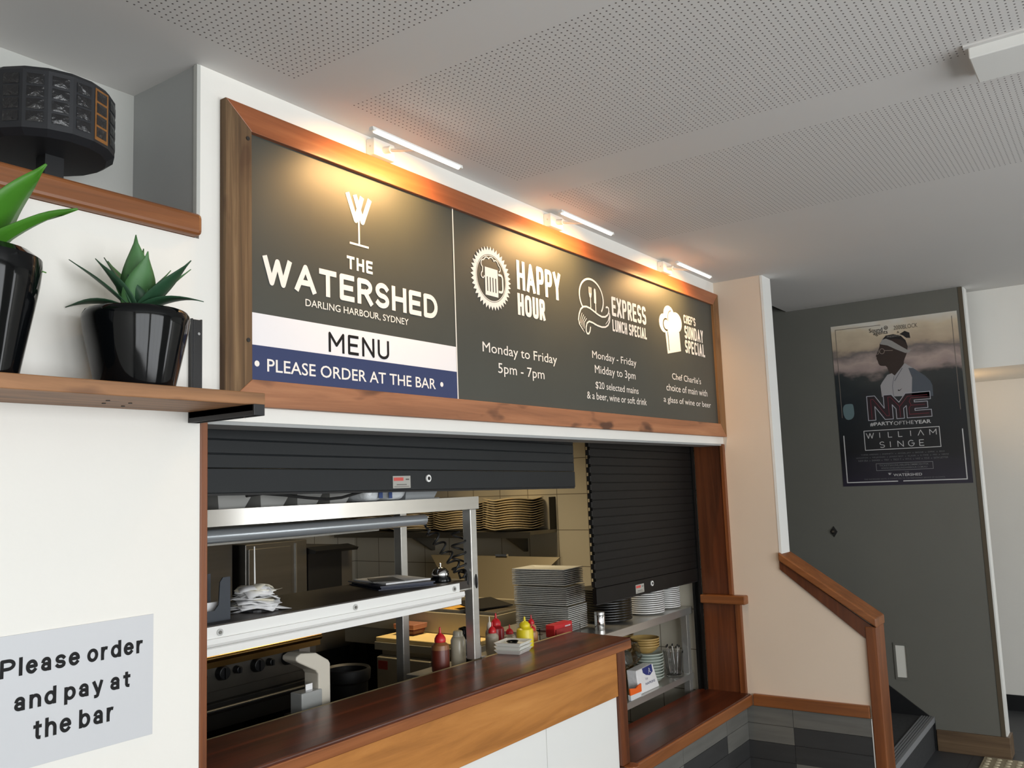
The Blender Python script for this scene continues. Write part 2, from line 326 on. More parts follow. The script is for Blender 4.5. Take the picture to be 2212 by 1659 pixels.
def tiles(name, col, size, grout, rough=0.25, w=0.02, axes=('Y', 'Z'), off=(0, 0)):
    m = pbr(name, col, rough); nt = m.node_tree; b = nt.nodes['Principled BSDF']
    tc = nt.nodes.new('ShaderNodeTexCoord'); sep = nt.nodes.new('ShaderNodeSeparateXYZ'); nt.links.new(tc.outputs['Object'], sep.inputs[0])
    res = None
    for a, o in zip(axes, off):
        d = nt.nodes.new('ShaderNodeMath'); d.operation = 'MULTIPLY_ADD'; d.inputs[1].default_value = 1 / size; d.inputs[2].default_value = 50 - o / size; nt.links.new(sep.outputs[a], d.inputs[0])
        f = nt.nodes.new('ShaderNodeMath'); f.operation = 'FRACT'; nt.links.new(d.outputs[0], f.inputs[0])
        l = nt.nodes.new('ShaderNodeMath'); l.operation = 'LESS_THAN'; l.inputs[1].default_value = w; nt.links.new(f.outputs[0], l.inputs[0])
        if res is None: res = l
        else:
            mx = nt.nodes.new('ShaderNodeMath'); mx.operation = 'MAXIMUM'; nt.links.new(res.outputs[0], mx.inputs[0]); nt.links.new(l.outputs[0], mx.inputs[1]); res = mx
    mix = nt.nodes.new('ShaderNodeMixRGB'); mix.inputs['Color1'].default_value = col; mix.inputs['Color2'].default_value = grout
    nt.links.new(res.outputs[0], mix.inputs['Fac']); nt.links.new(mix.outputs[0], b.inputs['Base Color'])
    return m
M['tile'] = tiles('kitchen_tile', S(206, 200, 184), 0.213, S(120, 112, 98), off=(0.86, 0.05))
M['tileback'] = tiles('kitchen_tile_back', S(206, 200, 184), 0.213, S(120, 112, 98), axes=('X', 'Z'), off=(0.1, 0.05))
M['floor'] = tiles('floor_tile_dark', S(62, 64, 66), 0.45, S(44, 45, 46), 0.5, 0.012, ('X', 'Y'))
M['carpet'] = pbr('charcoal_carpet', S(48, 49, 50), 0.95, var=0.25, vscale=(60, 60, 60), bump=0.4, bscale=400)
M['kfloor'] = pbr('kitchen_floor', S(58, 52, 46), 0.5)
M['tlight'] = pbr('tile_grey', S(104, 103, 98), 0.5, var=0.16, vscale=(4, 4, 40), bump=0.05)
M['tdark'] = pbr('tile_charcoal', S(54, 54, 54), 0.5, var=0.14, vscale=(4, 4, 40), bump=0.05)
M['skirt'] = wood('brown_skirting', S(84, 66, 48), S(104, 84, 62), S(120, 98, 74), 'y', 0.5)

CEIL = 2.67; XR = 4.525; XP = 5.682
# ------------------------------------------------------------------ setting
struct('floor', MB().box(-2.6, REAR, -0.06, 6.95, -0.70, 0.0).box(-2.6, -0.70, -0.06, 4.53, 0.0, 0.0).box(5.70, -0.70, -0.06, 6.95, 2.0, 0.0), M['floor'])
struct('floor_kitchen', MB().box(0.2, 0.0, -0.06, 4.6, 2.9, 0.0), M['kfloor'])
cb = MB().box(-2.6, REAR, CEIL, 6.95, -0.03, CEIL + 0.08).box(-2.6, -0.03, CEIL, 4.64, 0.36, CEIL + 0.08)
cb.cur = 1
for k in range(-3, 3):
    cb.box(0.645 + 1.0165 * k, -4.6, CEIL - 0.00012, 0.645 + 1.0165 * k + 0.82, -0.115, CEIL + 0.001)
struct('ceiling', cb, [M['ceil'], M['perf']])
struct('ceiling_kitchen', MB().box(0.2, 0.361, 2.55, 4.6, 2.9, 2.62), M['nichepaint'])
# the long front wall: left part, head over the opening, niche
struct('wall_front', MB().box(-2.6, 0, 0, 1.271, 0.28, 1.785).box(-2.6, 0, 1.785, 1.266, 0.28, 2.225), M['white'])
struct('wall_front_head', MB().box(1.266, 0, 1.785, XR, 0.14, CEIL).box(1.301, 0.14, 1.95, XR, 0.28, CEIL), M['white'])
struct('wall_niche', MB().box(-2.6, 0.28, 1.9, 1.30, 0.36, CEIL), M['nichepaint'])
struct('wall_niche_side', MB().box(1.262, 0.012, 2.225, 1.30, 0.28, CEIL), M['grey'])
struct('trim_corner_bead', MB().box(1.258, -0.001, 2.25, 1.268, 0.013, CEIL - 0.001), M['nichepaint'])
struct('trim_lintel', MB().box(1.291, 0.004, 1.776, XR - 0.01, 0.13, 1.786), M['grey'])
struct('trim_ledge', MB().box(-2.6, -0.024, 2.226, 1.262, 0.27, 2.281), M['cherry'], bevel=0.012, seg=3)
# return wall with the sloping parapet of the stair, tiled dado
prof = [(0.14, 0.0), (-0.66, 0.0), (-0.66, 0.835), (-0.265, 1.130), (-0.265, CEIL), (0.14, CEIL)]
struct('wall_right', MB().prism(prof, lambda u, v, t: (t, u, v), XR, 4.645), M['cream'])
struct('trim_wall_end', MB().box(XR - 0.002, -0.275, 1.16, 4.652, -0.262, CEIL - 0.001), M['trimwhite'])
sl = (1.212 - 0.905) / (-0.262 + 0.70)
cap = [(-0.262, 1.215), (-0.715, 0.905), (-0.715, 0.862), (-0.262, 1.172)]
struct('trim_parapet_cap', MB().prism(cap, lambda u, v, t: (t, u, v), XR - 0.024, 4.672), M['cherryy'], bevel=0.006)
side = [(-0.262, 1.173), (-0.70, 0.863), (-0.70, 0.806), (-0.66, 0.806), (-0.262, 1.128)]
struct('trim_parapet_side', MB().prism(side, lambda u, v, t: (t, u, v), XR - 0.012, XR), M['jamb'], bevel=0.002)
struct('trim_parapet_post', MB().box(XR - 0.016, -0.712, 0, 4.662, -0.658, 0.866), M['cherryz'], bevel=0.005)
struct('trim_dado', MB().box(XR - 0.022, -0.650, 0.436, XR + 0.002, -0.078, 0.494), M['cherryy'], bevel=0.004)
def tilefield(pats, us, zt, rowh, fn, t0, t1):
    mb = MB()
    for (ua, ub), pat in zip(us, pats):
        z = zt
        for n, mi in pat:
            for _ in range(n):
                mb.cur = mi; mb.prism([(ua + .001, max(z - rowh, 0) + .002), (ub - .001, max(z - rowh, 0) + .002), (ub - .001, z), (ua + .001, z)], fn, t0, t1); z -= rowh
                if z <= 0.01: break
    return mb
LP = [(2, 0), (3, 1)]; SP = [(1, 0), (2, 1), (1, 0), (1, 1)]
struct('wall_dado_right', tilefield([LP, SP], [(-0.275, -0.035), (-0.652, -0.275)], 0.434, 0.0868, lambda u, v, t: (t, u, v), XR - 0.010, XR), [M['tlight'], M['tdark']])
struct('trim_tile_edge', MB().box(XR - 0.012, -0.657, 0, XR, -0.652, 0.434), M['trimwhite'])
struct('wall_dado_front', MB().box(3.21, -0.03, 0, XR, 0.20, 0.434), M['grey'])
struct('wall_dado_front_tiles', tilefield([LP, SP, LP], [(3.21, 3.72), (3.72, 4.23), (4.23, XR - .012)][::1], 0.434, 0.0868, lambda u, v, t: (u, t, v), -0.040, -0.03), [M['tlight'], M['tdark']])
# opening: timber jambs, ledge of the right jamb
struct('trim_jamb_left', MB().box(1.271, -0.003, 0.972, 1.291, 0.14, 1.785), M['cherryz'], bevel=0.002)
struct('trim_jamb_right', MB().box(XR - 0.012, 0.0, 0.99, XR + 0.03, 0.168, 1.784).box(XR - 0.014, -0.040, 0.49, XR + 0.03, 0.168, 0.95), M['jamb'], bevel=0.003)
jf = MB().box(XR - 0.022, -0.044, 0.49, XR + 0.004, -0.012, 0.95).box(XR - 0.022, -0.006, 0.99, XR + 0.004, 0.016, 1.784)
struct('trim_jamb_edge', jf, M['cherryz'], bevel=0.003)
struct('trim_jamb_shelf', MB().box(XR - 0.05, -0.080, 0.945, XR + 0.004, 0.168, 0.990), M['cherryy'], bevel=0.006)
# kitchen shell
struct('wall_kitchen_right', MB().box(XR, 0.14, 0, 4.645, 2.9, CEIL), M['tile'])
struct('wall_kitchen_back', MB().box(0.2, 2.8, 0, XR, 2.9, CEIL), M['tileback'])
struct('wall_kitchen_left', MB().box(0.1, 0.28, 0, 0.2, 2.9, CEIL), M['white'])
# stair wall, stairwell, far wall with its bulkhead
struct('wall_stair', MB().box(XP, -1.065, 0, 5.79, 2.0, CEIL).box(XP, -0.02, CEIL, 5.79, 2.0, 4.2), M['stairgrey'])
struct('trim_stair_corner', MB().box(XP - 0.004, -1.068, 0.118, XP + 0.001, -1.046, CEIL - 0.002), pbr('bronze_strip', S(84, 74, 58), 0.5))
struct('trim_stair_end', MB().box(XP + 0.012, -1.075, 0.10, 5.792, -1.064, CEIL - 0.002), M['trimwhite'])
struct('baseboard_stair', MB().box(XP - 0.014, -1.088, 0, 5.806, -0.715, 0.118), M['skirt'], bevel=0.003)
struct('wall_stairwell', MB().box(4.645, 2.0, 0, 5.79, 2.1, 4.2).box(4.55, -0.03, CEIL + 0.08, 4.645, 2.0, 4.2), M['stairgrey'])
struct('ceiling_stairwell', MB().box(4.55, -0.13, 4.2, 5.8, 2.1, 4.28).box(4.55, -0.13, CEIL + 0.08, 5.8, -0.03, 4.2), M['stairgrey'])
struct('wall_far', MB().box(6.83, REAR, 0, 6.95, 2.0, CEIL).box(5.79, 2.0, 0, 6.95, 2.1, CEIL), M['white'])
struct('wall_bulkhead', MB().box(5.90, REAR, 2.20, 6.83, 2.0, CEIL), M['white'])
lamp('soffit_fill_lamp', (6.2, -0.75, 1.95), (6.2, -1.15, 2.25), .3, .1, 1.6, (1.0, .62, .28))  # added area lamp out of sight, warms the underside of the bulkhead
struct('baseboard_far', MB().box(6.815, REAR, 0, 6.83, 2.0, 0.10), M['black'])
# room behind the camera, with the street windows that light it
rw = MB().box(-2.6, REAR - 0.15, 0, 6.95, REAR, 0.5).box(-2.6, REAR - 0.15, 2.4, 6.95, REAR, CEIL)
xs = [-2.6] + [v for ab in WINS for v in ab] + [6.95]
for a, b in zip(xs[0::2], xs[1::2]): rw.box(a, REAR - 0.15, 0.5, b, REAR, 2.4)
struct('wall_rear', rw, M['white'])
struct('wall_left', MB().box(-2.7, REAR - 0.15, 0, -2.6, 0.36, CEIL), M['white'])
for i, (a, b) in enumerate(WINS):
    f = MB().box(a, REAR - 0.12, 0.5, b, REAR - 0.06, 0.55).box(a, REAR - 0.12, 2.35, b, REAR - 0.06, 2.4)
    for t in range(4):
        xx = a + (b - a - 0.05) * t / 3; f.box(xx, REAR - 0.12, 0.55, xx + 0.05, REAR - 0.06, 2.35)
    struct('window_%d' % (i + 1), f, M['blackmetal'])

# ------------------------------------------------------------------ stairs
st = thing('staircase', 'dark carpeted stairs rising behind the sloping timber parapet', 'stairs', (5.15, -0.70, 0))
ribs = pbr('ribbed_nosing', S(126, 128, 130), 0.5)
for k in range(7):
    y = -0.70 + 0.255 * k; z = 0.186 * (k + 1)
    part('step', MB().box(4.663 if k == 0 else 4.648, y, 0 if k == 0 else z - 0.186, XP - 0.012, y + 0.30 if k < 6 else 1.9, z), M['carpet'], st)
    if k < 4:
        nb = MB(); nb.box(4.664, y - 0.012, z - 0.028, XP - 0.014, y + 0.004, z + 0.004)
        for q in range(4): nb.box(4.664, y + 0.008 + q * 0.014, z, XP - 0.014, y + 0.016 + q * 0.014, z + 0.004)
        part('nosing_strip', nb, ribs, st, 'ribbed grey nosing strip')
stp = [(-0.706, 0), (-0.706, 0.165), (0.9, 1.36), (0.9, 1.0), (-0.5, 0)]
part('stringer', MB().prism([(-0.712, 0), (-0.712, 0.168), (-0.69, 0.185), (1.0, 1.42), (1.0, 0)], lambda u, v, t: (t, u, v), XP - 0.011, XP - 0.001), M['black'], st, 'black sloping stringer along the grey wall')

# ------------------------------------------------------------------ fixtures on the ceiling and stair wall
hb = thing('ceiling_box', 'flat white box fixed to the ceiling at the upper right', 'panel', (2.51, -2.2, CEIL - 0.035))
part('cover', MB().box(2.425, -2.75, CEIL - 0.034, 2.60, -1.555, CEIL), M['trimwhite'], hb, bevel=0.003)
part('flange', MB().box(2.41, -2.76, CEIL - 0.006, 2.615, -1.545, CEIL - 0.0005), M['ceil'], hb)
hk = thing('wall_hook', 'small chrome diamond shaped catch on the grey stair wall', 'hook', (XP - 0.02, -0.224, 1.246))
part('plate', MB().prism([(0, .034), (.022, 0), (0, -.034), (-.022, 0)], lambda u, v, t: (t, -0.224 + u, 1.246 + v), XP - 0.005, XP), M['dark'], hk)
hr = MB()
hr.add_grid(lambda a, b: (XP - 0.006 - 0.016 * math.sin(b) , -0.224 + 0.008 * math.sin(a) * math.sin(b), 1.246 + 0.018 * math.cos(b)), 12, 8)
part('knob', hr, M['chrome'], hk, smooth=True)
sl_ = thing('step_light', 'recessed upright step light low on the grey stair wall', 'light', (XP, -0.556, 0.39))
fr = MB(); y0, y1, z0, z1 = -0.596, -0.517, 0.380, 0.592
for a in ((y0, z0, y1, z0 + .014), (y0, z1 - .014, y1, z1), (y0, z0 + .014, y0 + .012, z1 - .014), (y1 - .012, z0 + .014, y1, z1 - .014)): fr.box(XP - 0.007, a[0], a[1], XP, a[2], a[3])
part('frame', fr, M['stairgrey'], sl_)
part('reflector', MB().add([(XP - .006, y1 - .012, z0 + .014), (XP - .001, y0 + .012, z0 + .014), (XP - .001, y0 + .012, z1 - .014), (XP - .006, y1 - .012, z1 - .014)], [(0, 1, 2, 3)]), pbr('reflector_white', S(214, 214, 206), 0.3), sl_, 'pale reflector inside the light')
tt = thing('tactile_mat', 'ribbed beige warning tile on the floor by the stairs', 'mat', (5.42, -1.25, 0))
part('base', MB().box(5.20, -1.75, 0.0005, 5.66, -0.955, 0.006), pbr('tactile_beige', S(150, 140, 116), 0.6), tt)
sb = MB()
for i in range(9):
    for j in range(16): sb.cyl((5.225 + i * .05, -0.98 - j * .05, .006), (5.225 + i * .05, -0.98 - j * .05, .011), .016, .010, 10)
studs = part('studs', sb, pbr('tactile_stud', S(186, 176, 150), 0.5), tt)
# ------------------------------------------------------------------ framed sign
X0, X1, Z0, Z1 = 1.325, 4.522, 1.822, 2.600      # outer frame
BX0, BX1, BZ0, BZ1 = 1.405, 4.447, 1.890, 2.534  # board
FY = -0.024
sg = thing('menu_board', 'long framed charcoal menu sign on the white wall over the kitchen hatch', 'sign', ((X0 + X1) / 2, 0, Z0))
fw = lambda u, v, t: (u, t, v)
for nm, poly, mt, lb in (('frame_rail', [(X0, Z1), (X1, Z1), (BX1, BZ1), (BX0, BZ1)], 'railtop', 'smooth orange brown top rail'),
                         ('frame_rail', [(X0, Z0), (BX0, BZ0), (BX1, BZ0), (X1, Z0)], 'raillow', 'knotty reddish bottom rail'),
                         ('frame_rail', [(X0, Z0), (X0, Z1), (BX0, BZ1), (BX0, BZ0)], 'railleft', 'weathered grey brown left rail'),
                         ('frame_rail', [(X1, Z0), (BX1, BZ0), (BX1, BZ1), (X1, Z1)], 'railright', 'brown right rail')):
    part(nm, MB().prism(poly, fw, FY, -0.0005), M[mt], sg, lb, bevel=0.0015)
part('panel', MB().box(BX0 - .01, -0.010, BZ0 - .01, BX1 + .01, -0.001, BZ1 + .01), M['board'], sg)
for x, z in ((1.392, 2.512), (1.392, 1.988), (1.398, 1.965)): 
    if z != 1.965: part('screw', MB().cyl((x, FY - .0005, z), (x, FY - .002, z), .0055, n=12), M['dark'], sg)
YL = -0.0112
T = lambda u, v: (u, YL, v)
def letter(name, polys, mat, parent=sg, fn=T, lab=None): return part(name, flat(polys, fn), mat, parent, lab, fixn=False)
def line(polys, mat, gap, parent=sg, fn=T):
    for g in word_groups(polys, gap): letter('text_word', g, mat, parent, fn)
def rect(a, b, c, d): return [[(a, b), (c, b), (c, d), (a, d)]]
part('white_band', MB().box(BX0, -.0106, 1.981, 2.236, -.010, 2.064), M['bandwhite'], sg, 'white band behind MENU')
part('navy_band', MB().box(BX0, -.0106, BZ0, 2.236, -.010, 1.981), M['blue'], sg, 'navy blue band along the bottom')
letter('divider_line', rect(2.236, BZ0, 2.241, BZ1), M['ink'])
# wine glass monogram
lg = []
for pl in ([(1.753, 2.466), (1.786, 2.390), (1.813, 2.466)], [(1.783, 2.466), (1.813, 2.390), (1.845, 2.466)]):
    poly_stroke(lg, pl, 0.0165)
poly_stroke(lg, [(1.798, 2.400), (1.798, 2.318)], .0065); poly_stroke(lg, [(1.760, 2.3175), (1.837, 2.3175)], .006)
letter('wine_glass_logo', lg, M['ink'])
letter('heading', strokes('THE', 1.747, 1.852, 2.239, 2.2775, .0082, gap=.3), M['ink'])
letter('heading', strokes('WATERSHED', 1.449, 2.146, 2.143, 2.220, .0155, gap=.20), M['ink'])
line(font_polys('DARLING HARBOUR, SYDNEY', 1.591, 2.005, 2.103, 2.126, .003), M['ink'], 0.0065)
letter('heading', strokes('MENU', 1.673, 1.915, 1.989, 2.046, .0085, gap=.3), M['inkblack'])
line(font_polys('PLEASE ORDER AT THE BAR', 1.461, 2.127, 1.9155, 1.949, .008), M['ink'], 0.0120)
for x in (1.429, 2.157): letter('dot', [[(x + .0078 * math.cos(a * PI / 9), 1.9335 + .0078 * math.sin(a * PI / 9)) for a in range(18)]], M['ink'])
# happy hour: scalloped badge with a beer mug
bg = []; cx, cz = 2.446, 2.3315; ro, ri = .119, .102
N = 40
for i in range(N * 2):
    a0, a1 = PI * i / N, PI * (i + 1) / N; f0, f1 = (ro, ri + .001) if i % 2 == 0 else (ri + .001, ro)
    q = lambda r, a: (cx + r * math.cos(a), cz + r * math.sin(a) * .97)
    bg.append([q(.0885, a0), q(f0, a0), q(f1, a1), q(.0885, a1)]); bg.append([q(.0835, a0), q(.0865, a0), q(.0865, a1), q(.0835, a1)])
letter('badge_ring', bg, M['ink'])
mug = []
# glass body with four clear flutes
mug += rect(2.409, 2.268, 2.485, 2.283) + rect(2.409, 2.335, 2.485, 2.368)
for i in range(5): mug += rect(2.409 + i * .0163, 2.283, 2.409 + i * .0163 + .0108, 2.336)
poly_stroke(mug, [(2.488, 2.352), (2.503, 2.352)] + arc(2.503, 2.338, .011, .014, 90, 0, 6) + arc(2.503, 2.304, .011, .014, 0, -90, 6) + [(2.488, 2.290)], .0085)
foam = arc(2.400, 2.378, .012, .013, 250, 80, 8) + arc(2.422, 2.392, .014, .012, 160, 40, 8) + arc(2.448, 2.395, .015, .013, 150, 30, 8) + arc(2.475, 2.389, .014, .012, 140, 20, 8) + arc(2.492, 2.374, .010, .011, 80, -90, 8)
poly_stroke(mug, foam, .0042); poly_stroke(mug, [(2.397, 2.366), (2.394, 2.346)] + arc(2.396, 2.337, .009, .011, 120, 350, 8), .0042)
letter('beer_mug_picture', mug, M['ink'])
letter('heading', strokes('HAPPY', 2.605, 2.908, 2.320, 2.431, .0185, e=.6, gap=.20), M['ink'])
letter('heading', strokes('HOUR', 2.604, 2.787, 2.224, 2.306, .0165, e=.55, gap=.20), M['ink'])
line(font_polys('Monday to Friday', 2.381, 2.857, 2.053, 2.099, .001), M['ink'], 0.0095)
line(font_polys('5pm - 7pm', 2.468, 2.763, 1.986, 2.033, .001), M['ink'], 0.0095)
# express lunch: plate, fork, knife and ribbon
pk = []
poly_stroke(pk, arc(3.151, 2.372, .099, .079, -38, 218, 30), .0085)
for i in range(4): poly_stroke(pk, [(3.1305 + i * .0068, 2.416), (3.1305 + i * .0068, 2.389)], .0034)
pk += [[(3.1285, 2.390), (3.1525, 2.390), (3.147, 2.372), (3.134, 2.372)]]; poly_stroke(pk, [(3.1405, 2.374), (3.1405, 2.328)], .0062)
pk += [[(3.170, 2.352), (3.188, 2.352), (3.189, 2.398), (3.186, 2.413), (3.178, 2.417), (3.172, 2.408)]]; poly_stroke(pk, [(3.182, 2.354), (3.182, 2.316)], .0062)
letter('plate_fork_knife_picture', pk, M['ink'])
rb = []
poly_stroke(rb, [(3.036, 2.262), (3.043, 2.288), (3.058, 2.311), (3.080, 2.324), (3.105, 2.328), (3.135, 2.325), (3.165, 2.317), (3.200, 2.307), (3.232, 2.302), (3.262, 2.306), (3.285, 2.318), (3.296, 2.334), (3.294, 2.348), (3.282, 2.352), (3.270, 2.347)], .0075)
poly_stroke(rb, [(3.299, 2.328), (3.303, 2.310), (3.297, 2.290), (3.282, 2.272), (3.258, 2.261), (3.228, 2.257), (3.190, 2.259), (3.150, 2.266), (3.122, 2.268), (3.103, 2.258), (3.094, 2.240), (3.093, 2.224), (3.101, 2.214), (3.114, 2.215), (3.124, 2.226), (3.131, 2.246)], .007)
rb += [[(3.034, 2.262), (3.040, 2.262), (3.046, 2.246), (3.084, 2.214), (3.060, 2.228), (3.038, 2.246)], [(3.140, 2.268), (3.185, 2.262), (3.170, 2.257)]]
for k in range(4): poly_stroke(rb, [(3.048 + k * .010, 2.250 - k * .006), (3.053 + k * .010, 2.272 - k * .004), (3.066 + k * .012, 2.296 - k * .006)], .0032)
for k in range(3): poly_stroke(rb, [(3.262 + k * .012, 2.274 + k * .008), (3.284 + k * .006, 2.292 + k * .006), (3.292 + k * .003, 2.308 + k * .004)], .0025)
letter('ribbon_picture', rb, M['ink'])
letter('heading', strokes('EXPRESS', 3.323, 3.652, 2.320, 2.406, .0150, e=.6, gap=.20), M['ink'])
line(strokes('LUNCH SPECIAL', 3.322, 3.648, 2.252, 2.304, .0092, e=.6, gap=.24, space=.75), M['ink'], .014)
line(font_polys('Monday - Friday', 3.134, 3.528, 2.106, 2.147, .001), M['ink'], 0.0095)
line(font_polys('Midday to 3pm', 3.150, 3.513, 2.044, 2.089, .001), M['ink'], 0.0095)
line(font_polys('$20 selected mains', 3.150, 3.534, 1.986, 2.020, .001), M['ink'], 0.0095)
line(font_polys('& a beer, wine or soft drink', 3.076, 3.610, 1.939, 1.974, .001), M['ink'], 0.0095)
# chef's hat
def smooth_poly(p, it=2):
    for _ in range(it):
        p = [q for i in range(len(p)) for q in ((p[i][0] * .75 + p[(i + 1) % len(p)][0] * .25, p[i][1] * .75 + p[(i + 1) % len(p)][1] * .25), (p[i][0] * .25 + p[(i + 1) % len(p)][0] * .75, p[i][1] * .25 + p[(i + 1) % len(p)][1] * .75))]
    return p
hat = [[(3.866, 2.209), (4.022, 2.237), (4.014, 2.330), (3.852, 2.318)]]
for a in ((3.842, 2.356, .052, .046), (3.905, 2.400, .062, .050), (3.985, 2.378, .066, .050), (3.930, 2.350, .085, .055)): hat.append(arc(a[0], a[1], a[2], a[3], 0, 345, 23))
letter('chef_hat_picture', hat, M['ink'])
hl = []
poly_stroke(hl, arc(3.935, 2.392, .045, .036, 95, 185, 8) + [(3.889, 2.372)], .006); poly_stroke(hl, arc(3.868, 2.352, .034, .028, 70, 290, 14), .009); poly_stroke(hl, [(3.879, 2.318), (3.886, 2.226)], .006)
o = part('chef_hat_lines', flat(hl, lambda u, v: (u, YL - .0004, v)), M['board'], sg, fixn=False)
letter('heading', strokes("CHEF'S", 4.076, 4.222, 2.387, 2.431, .0085, e=.6, gap=.24), M['ink'])
letter('heading', strokes('SUNDAY', 4.078, 4.312, 2.309, 2.376, .0122, e=.6, gap=.22), M['ink'])
letter('heading', strokes('SPECIAL', 4.075, 4.322, 2.235, 2.302, .0120, e=.6, gap=.24), M['ink'])
line(font_polys("Chef Charlie's", 3.900, 4.246, 2.087, 2.119, .001), M['ink'], 0.0095)
line(font_polys('choice of main with', 3.829, 4.320, 2.028, 2.062, .001), M['ink'], 0.0095)
line(font_polys('a glass of wine or beer', 3.792, 4.358, 1.962, 2.000, .001), M['ink'], 0.0095)

# ------------------------------------------------------------------ three picture lights over the sign
tubeglow = pbr('lamp_tube', (1, .93, .82, 1), 0.4, emit=(1.0, 0.90, 0.74, 1), estr=6.0)
PL = [(1.888, 'white picture light over the left end of the sign'), (2.865, 'white picture light over the middle of the sign'), (3.870, 'white picture light over the right end of the sign')]
YT, ZT = -0.172, 2.592
for x, lb in PL:
    p = thing('picture_light', lb, 'lamp', (x, 0, 2.615), 'picture lights above the sign')
    part('mounting_box', MB().box(x - .043, -0.034, 2.604, x + .047, -0.0005, 2.656), M['trimwhite'], p, bevel=0.002)
    part('screw', MB().cyl((x - .0435, -.018, 2.632), (x - .0445, -.018, 2.632), .003, n=10), M['alu'], p)
    part('swivel', MB().cyl((x + .002, -.030, 2.628), (x + .002, -.062, 2.624), .011, n=14), M['trimwhite'], p)
    part('arm', MB().tube([(x + .002, -.05, 2.624), (x + .002, -.10, 2.611), (x + .001, YT + .004, ZT + .004)], .005), M['trimwhite'], p, smooth=True)
    h = MB()
    h.box(x - .198, YT - .007, ZT + .003, x + .198, YT + .007, ZT + .008).box(x - .198, YT - .008, ZT - .002, x - .186, YT + .008, ZT + .003).box(x + .186, YT - .008, ZT - .002, x + .198, YT + .008, ZT + .003)
    part('housing', h, M['trimwhite'], p)
    part('tube', MB().cyl((x - .185, YT, ZT - .001), (x + .185, YT, ZT - .001), .0055, n=12), tubeglow, p, 'glowing warm white tube', smooth=True)
    lamp('picture_light_beam', (x, YT + .004, ZT - .012), (x, -0.020, 2.43), .34, .012, 4.2, (1.0, 0.57, 0.21), spread=math.radians(148))

# ------------------------------------------------------------------ wall shelf with brackets
sh = thing('wall_shelf', 'timber plank shelf on black steel brackets at left of the sign', 'shelf', (0.3, -0.1, 1.79))
part('plank', MB().box(-1.6, -0.222, 1.801, 1.283, -0.001, 1.829), M['plank'], sh, bevel=0.002)
for bx in (1.238, -0.6):
    part('bracket', MB().box(bx, -0.236, 1.786, bx + .029, -0.004, 1.801).box(bx, -0.236, 1.776, bx + .004, -0.004, 1.801).box(bx + .025, -0.236, 1.776, bx + .029, -0.004, 1.801).box(bx, -.240, 1.776, bx + .029, -.236, 1.801).box(bx, -0.0045, 1.776, bx + .029, -0.0005, 2.024).box(bx, -.014, 1.83, bx + .004, -.004, 2.024).box(bx + .025, -.014, 1.83, bx + .029, -.004, 2.024).box(bx + .004, -.0145, 1.83, bx + .025, -.010, 2.022), M['blackmetal'], sh, 'black steel angle bracket', bevel=0.001)
    for z in (1.988,): part('screw', MB().cyl((bx + .018, -.0145, z), (bx + .018, -.0165, z), .0035, n=10), M['chrome'], sh)
    part('screw', MB().cyl((bx + .014, -.19, 1.776), (bx + .014, -.19, 1.774), .0035, n=10), M['chrome'], sh)
for x, y in ((.98, -.09), (1.04, -.06), (1.02, -.12), (.96, -.14)): part('screw', MB().cyl((x, y, 1.801), (x, y, 1.7995), .004, n=10), M['dark'], sh)

# ------------------------------------------------------------------ potted plants
leafs = [pbr('leaf_deep', S(44, 82, 56), 0.5, var=0.2, vscale=(20, 20, 20)), pbr('leaf_mid', S(78, 124, 74), 0.5, var=0.18, vscale=(20, 20, 20)), pbr('leaf_bright', S(74, 136, 40), 0.42, var=0.16, vscale=(12, 12, 12))]
def leaf(base, az, el0, el1, L, wd, fold=.25, n=10, wave=0.0):
    """az: compass heading, el0/el1: elevation of the leaf at base and tip"""
    mb = MB(); p = Vector(base); pts = []
    hx, hy = math.cos(az), math.sin(az); sidev = Vector((-hy, hx, 0))
    for i in range(n + 1):
        t = i / n; el = el0 + (el1 - el0) * t; d = Vector((hx * math.cos(el), hy * math.cos(el), math.sin(el))); up = sidev.cross(d) * -1
        w = wd * (math.sin(PI * min(1, (t * .88 + .12)) ** .8) ** .85 * (1 - t ** 5 * .9)) if i < n else 0.0008
        wz = math.sin(t * 9) * wave
        pts.append((p - sidev * w + up * (w * fold + wz), p - sidev * w * .5 + up * (w * fold * .35), p.copy(), p + sidev * w * .5 + up * (w * fold * .35), p + sidev * w + up * (w * fold - wz)))
        p = p + d * (L / n)
    for q in pts: mb.v += list(q)
    for i in range(n):
        for k in range(4): mb.f.append([i * 5 + k, i * 5 + k + 1, (i + 1) * 5 + k + 1, (i + 1) * 5 + k]); mb.mi.append(0)
    return mb
def pot(parent, c, H, rt, rb_, rim):
    prof = [(rb_ * .92, 0), (rb_, .004), (rb_ + (rt - rb_) * .45, H * .38), (rt * .97, H * .74), (rt, H * .88), (rt * .995, H * .94), (rim, H * .985), (rim - .004, H), (rim - .012, H * .985), (rim - .014, H * .90), (0.0005, H * .88)]
    part('pot', MB().lathe(c, prof, 48), M['glossblack'], parent, 'glossy black tapered pot', smooth=True)
    part('soil', MB().cyl((c[0], c[1], c[2] + H * .88), (c[0], c[1], c[2] + H * .91), rim - .016, n=24), pbr('soil', S(44, 34, 26), 0.95, bump=.6, bscale=200), parent)
c1 = (1.036, -0.113, 1.8292)
pp = thing('potted_succulent', 'spiky green succulent in the black pot at the end of the shelf', 'plant', c1)
pot(pp, c1, 0.165, 0.1065, 0.078, 0.102)
cs = (c1[0], c1[1], c1[2] + .15)
R_ = math.radians
vd = math.atan2(.57, .81)          # heading away from the viewer; right is vd - 90 deg
